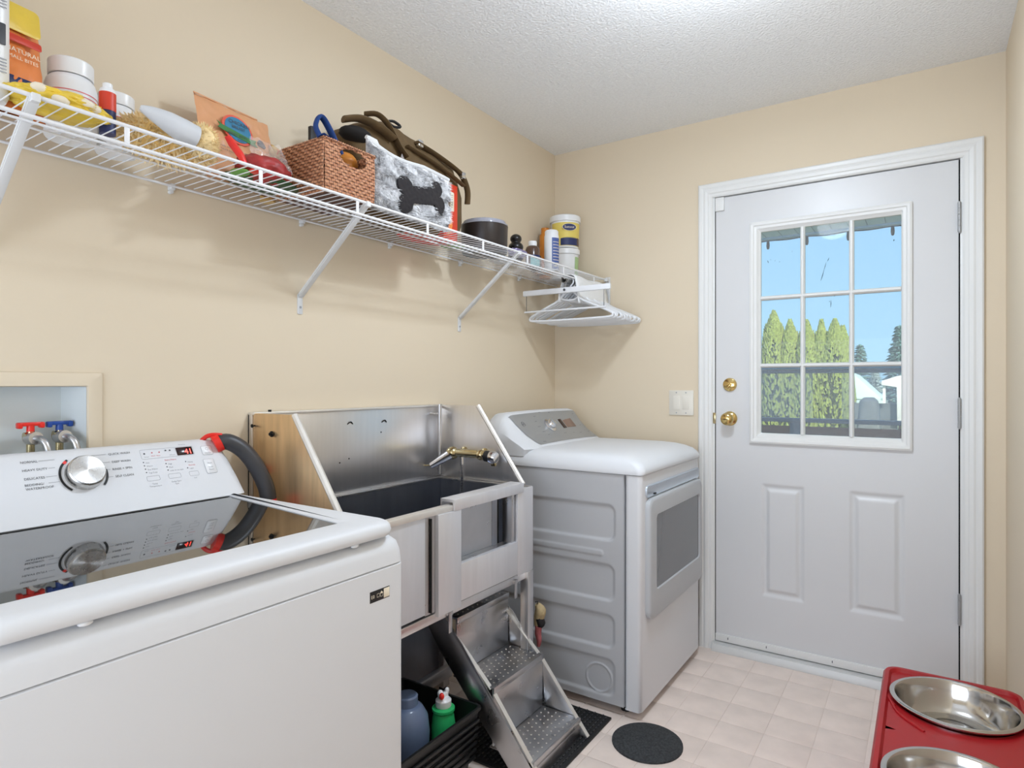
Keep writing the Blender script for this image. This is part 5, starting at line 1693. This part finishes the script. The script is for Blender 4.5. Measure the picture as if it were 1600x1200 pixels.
# two stacked pails in the corner
for (R, H, z0, lab, top) in ((.070, .150, Z0, 'lower white pail with a green band in the corner, under the yellow-labelled one', 0), (.074, .165, Z0 + .1515, 'white pail with yellow label, stacked on the lower pail in the corner', 1)):
    cx, cy = .128, -.120
    t = thing('pail', (cx, cy, z0), lab, 'pail')
    B().lathe([(R * .88, 0), (R * .90, .003), (R * .97, H * .78), (R * .97, H * .80)], (cx, cy, z0), seg=36).obj('pail_body', M['plastic_w'], t)
    B().lathe([(R * 1.0, H * .80), (R * 1.06, H * .80), (R * 1.06, H * .96), (R * 1.0, H * .985), (R * .9, H * .985), (R * .88, H * .96)], (cx, cy, z0), seg=36).obj('pail_lid', M['plastic_w'], t)
    rad = lambda z: R * (.90 + .07 * z / (H * .78)) + .0008
    if top:
        bb = B(); bb.grid(lambda u, v: (cx + rad(.01 + .115 * v) * math.cos(-2.2 + 2.9 * u), cy + rad(.01 + .115 * v) * math.sin(-2.2 + 2.9 * u), z0 + .008 + .115 * v), 24, 4); l1 = bb.obj('pail_label', M['labelyellow'], t)
        bb = B(); bb.grid(lambda u, v: (cx + (rad(.02) + .0012) * math.cos(-1.4 + 1.7 * u), cy + (rad(.02) + .0012) * math.sin(-1.4 + 1.7 * u), z0 + .010 + (.034 + .02 * u) * v), 14, 2); bb.obj('photo_print', M['navy'], l1)
        bb = B(); bb.grid(lambda u, v: (cx + (rad(.02) + .0012) * math.cos(-.05 + .5 * u), cy + (rad(.02) + .0012) * math.sin(-.05 + .5 * u), z0 + .012 + .108 * v), 8, 2); bb.obj('dark_panel', M['amber'], l1)
        nrm = Vector((math.cos(-.78), math.sin(-.78), 0)); rg_ = Vector((-nrm.y, nrm.x, 0))
        pc = Vector((cx, cy, z0 + .098)) + nrm * (rad(.09) + .0012)
        bb = B(); disc_into(bb, pc, rg_, ZR, .036, .017, .002, 24); ov = bb.obj('oval_badge', M['navy'], l1)
        bb = B(); disc_into(bb, pc, rg_, ZR, .037, .018, .0022, 24, inner=.93); text_into(bb, 'Summit', .017, pc - ZR * .005, rg_, ZR, .003, 'CENTER'); bb.obj('badge_lettering', M['cream'], l1, kind='stuff')
    else:
        bb = B(); bb.grid(lambda u, v: (cx + rad(.01 + .1 * v) * math.cos(-.25 + 1.5 * u), cy + rad(.01 + .1 * v) * math.sin(-.25 + 1.5 * u), z0 + .006 + .100 * v), 14, 2); bb.obj('green_label', mat('pale green label', srgb(176, 206, 150), .5, var=.05), t)
t = thing('amber_jar', (.07, -.235, Z0), 'amber jar partly hidden behind the tall white bottle', 'jar')
B().lathe([(.026, 0), (.028, .004), (.028, .215), (.020, .225), (.020, .250), (.018, .252)], (.060, -.205, Z0), seg=24).obj('jar_body', M['orangecap'], t)
# odds lying flat on the wires
for (x, y, a, b2, m, nm, lab) in ((.11, -.66, .05, .07, 'furtrim', 'folded_bag', 'folded grey plastic bag lying flat behind the black toy'), (.07, -.54, .03, .05, 'tan', 'folded_cloth', 'small tan cloth lying flat left of the brown bottle'), (.09, -.30, .028, .035, 'wicker', 'cork_coaster', 'round cork coaster lying near the right end of the shelf')):
    bb = B(); bb.ball((x, y, Z0 + .007), a, b2, .006, 3, fn=lambda c: 1 + .15 * noise.noise(c * 4)); bb.obj(nm, M[m], label=lab, cat='bag' if 'bag' in nm else ('cloth' if 'cloth' in nm else 'coaster'))

# ================================================================== FLOOR THINGS
# raised double dog feeder, bottom right
FZ = .330
fd = thing('dog_feeder', (1.72, -.98, 0), 'red plastic raised dog feeder at the right wall near the door', 'dog feeder')
fx0, fx1, fy0_, fy1_ = 1.545, 1.888, -1.42, -.598
cB = [(1.722, -.785), (1.722, -1.22)]
bb = B()
bb.rloft([(0, fx0 - .03, fx1, fy0_ - .03, fy1_ + .004, .05), (.02, fx0 - .028, fx1, fy0_ - .028, fy1_ + .003, .05), (FZ - .03, fx0 - .002, fx1, fy0_ - .002, fy1_ + .001, .045), (FZ - .008, fx0, fx1, fy0_, fy1_, .045), (FZ, fx0 + .006, fx1 - .004, fy0_ + .006, fy1_ - .006, .040)], n=8, cap1=False)
# sunken top deck with a rim all round and a hole for each bowl
bb.rloft([(FZ, fx0 + .006, fx1 - .004, fy0_ + .006, fy1_ - .006, .040), (FZ, fx0 + .016, fx1 - .014, fy0_ + .016, fy1_ - .016, .032), (FZ - .010, fx0 + .022, fx1 - .018, fy0_ + .022, fy1_ - .022, .028)], n=8, cap0=False, cap1=False)
ym = (cB[0][1] + cB[1][1]) / 2
for (cx, cy), (ya_, yb_) in zip(cB, ((ym, fy1_ - .022), (fy0_ + .022, ym))):
    ox0, ox1 = fx0 + .022, fx1 - .018
    n = 64
    inn, out = [], []
    for i in range(n):
        a = 2 * PI * (i + .5) / n
        c, s = math.cos(a), math.sin(a)
        k = min(((ox1 if c > 0 else ox0) - cx) / c if abs(c) > 1e-6 else 9, ((yb_ if s > 0 else ya_) - cy) / s if abs(s) > 1e-6 else 9)
        out.append((cx + c * k, cy + s * k, FZ - .010)); inn.append((cx + c * .146, cy + s * .146, FZ - .010))
    bb.loft([out, inn, [(x, y, FZ - .04) for x, y, z in inn]], cap0=False, cap1=False)
bb.obj('stand', M['feeder'], fd, sharp=40)
# finger recess ridges
for (cx, cy) in cB:
    bb = B()
    bb.tube([(cx + .160 * math.cos(a), cy + .160 * math.sin(a), FZ - .009) for a in [PI * .98 + i * .045 for i in range(14)]], .004, seg=8)
    bb.tube([(cx - .158, cy - .02, FZ - .009), (cx - .130, cy - .120, FZ - .009), (cx - .085, cy - .175, FZ - .009), (cx - .070, cy - .190, FZ - .010)], .004, seg=8, sm=4)
    bb.obj('moulded_ridge', M['feeder'], fd)
for i, (cx, cy) in enumerate(cB):
    t = thing('dog_bowl', (cx, cy, FZ - .09), 'large stainless steel dog bowl set in the red feeder, ' + ('nearer the door' if i == 0 else 'farther from the door'), 'dog bowl')
    B().lathe([(.100, -.082), (.104, -.084), (.128, -.060), (.141, -.020), (.1425, -.001), (.152, -.001), (.155, .001), (.155, .004), (.151, .0065), (.143, .006), (.1395, .001), (.136, -.020), (.122, -.058), (.108, -.074), (.100, -.077), (.060, -.076), (.055, -.072), (.020, -.072), (.0, -.0715)], (cx, cy, FZ), seg=64, cap0=True, cap1=False).obj('bowl_body', M['bowl'], t, sharp=50)
# black drainage mat along the dryer
mt = thing('floor_mat', (.45, -.95, 0), 'black perforated rubber mat on the floor under the steps', 'mat')
B().box(.20, .705, -1.30, -.822, .0, .008, bev=.002).obj('mat_base', M['mat'], mt)
bb = B()
for i in range(30):
    for j in range(24):
        x = .215 + i * .0163; y = -1.285 + j * .0195 + (.0098 if i % 2 else 0)
        if y < -.83:
            bb.box(x, x + .0045, y, y + .012, .008, .0105, mtx=None)
bb.obj('mat_lugs', mat('mat lugs', srgb(52, 52, 54), .35, var=.1), mt, kind='stuff')
rg_ = B()
rg_.loft([[(.868 + (.118 - e) * math.cos(2 * PI * i / 40), -.893 + (.118 - e) * math.sin(2 * PI * i / 40), z) for i in range(40)] for z, e in ((0, 0), (.006, 0), (.010, .006))])
rg_.obj('round_mat', M['rug'], label='round charcoal speckled mat in front of the dryer corner', cat='mat')
# black crate, detergent, jug under the tub
cr_ = thing('storage_crate', (.31, -1.5, 0), 'black ribbed plastic crate under the grooming tub', 'crate')
ZC = .200
bb = B()
bb.rloft([(.002, .16, .450, -1.72, -1.335, .015), (ZC - .012, .145, .480, -1.735, -1.318, .015), (ZC - .010, .140, .485, -1.740, -1.313, .015), (ZC, .140, .485, -1.740, -1.313, .015), (ZC, .148, .477, -1.732, -1.321, .012), (.010, .165, .445, -1.715, -1.340, .012)], cap1=True)
cro = bb.obj('crate_body', M['crate'], cr_)
for k in range(6):
    z = .035 + k * .024
    bb = B().box(.463 + k * .003, .470 + k * .003, -1.725, -1.328, z, z + .009, bev=.001); bb.obj('rib', M['crate'], cr_)
dt = thing('detergent_bottle', (.37, -1.40, .01), 'green bottle with a white and red spout standing in the black crate', 'bottle')
cx, cy = .384, -1.385
B().lathe([(.036, 0), (.038, .004), (.038, .130), (.034, .160), (.030, .172), (.036, .178), (.036, .186), (.024, .190)], (cx, cy, .0108), seg=28).obj('bottle_body', M['greenb'], dt)
B().lathe([(.024, .190), (.025, .192), (.025, .210), (.019, .216), (.010, .219)], (cx, cy, .011), seg=28).obj('cap', M['plastic_w'], dt)
sp_ = B().box(cx - .006, cx + .006, cy - .010, cy + .020, .222, .242, bev=.004); sp_.ball((cx - .002, cy - .012, .243), .011, .009, .013, 2); sp_.ball((cx, cy + .018, .243), .007, .008, .010, 2); sp_.obj('spout', M['plastic_w'], dt)
B().ball((cx + .008, cy - .018, .240), .0085, .008, .0115, 2).obj('button', M['red'], dt)
jg = thing('water_jug', (.36, -1.5, .01), 'translucent bluish plastic jug beside the washer under the tub', 'jug')
bb = B()
bb.lathe([(.060, 0), (.064, .006), (.070, .150), (.064, .195), (.048, .222), (.036, .230)], (.335, -1.500, .012), seg=28)
bb.obj('jug_body', M['jug'], jg)
B().lathe([(.034, .230), (.034, .256), (.030, .260)], (.335, -1.500, .012), seg=24).obj('jug_cap', M['jug'], jg)
gl = thing('work_gloves', (.42, -.90, .2), 'tan and dusty pink gloves hanging on the tub leg beside the dryer', 'gloves')
gl.location = (.40, -.92, .23); WL[gl.name] = Vector(gl.location)
bb = B(); bb.tube([(.400, -.925, .385), (.408, -.915, .360), (.400, -.912, .330), (.395, -.915, .30)], [.010, .022, .020, .012], seg=12, sm=4); bb.obj('tan_cuff', M['tan'], gl)
bb = B(); bb.tube([(.402, -.920, .335), (.406, -.910, .312), (.398, -.912, .30)], [.014, .019, .014], seg=12, sm=4); bb.obj('dark_band', M['blackrub'], gl)
bb = B(); bb.tube([(.400, -.915, .300), (.396, -.912, .270), (.402, -.914, .245), (.400, -.916, .222)], [.014, .013, .010, .006], seg=12, sm=4); bb.obj('pink_glove', M['pink'], gl)
B().tube([(.400, -.925, .385), (.412, -.940, .402), (.412, -.958, .405)], .002, seg=6).obj('hanging_loop', M['blackrub'], gl)

for o_ in [gl]:
    o_.location.x += .030
    o_.location.y += .035
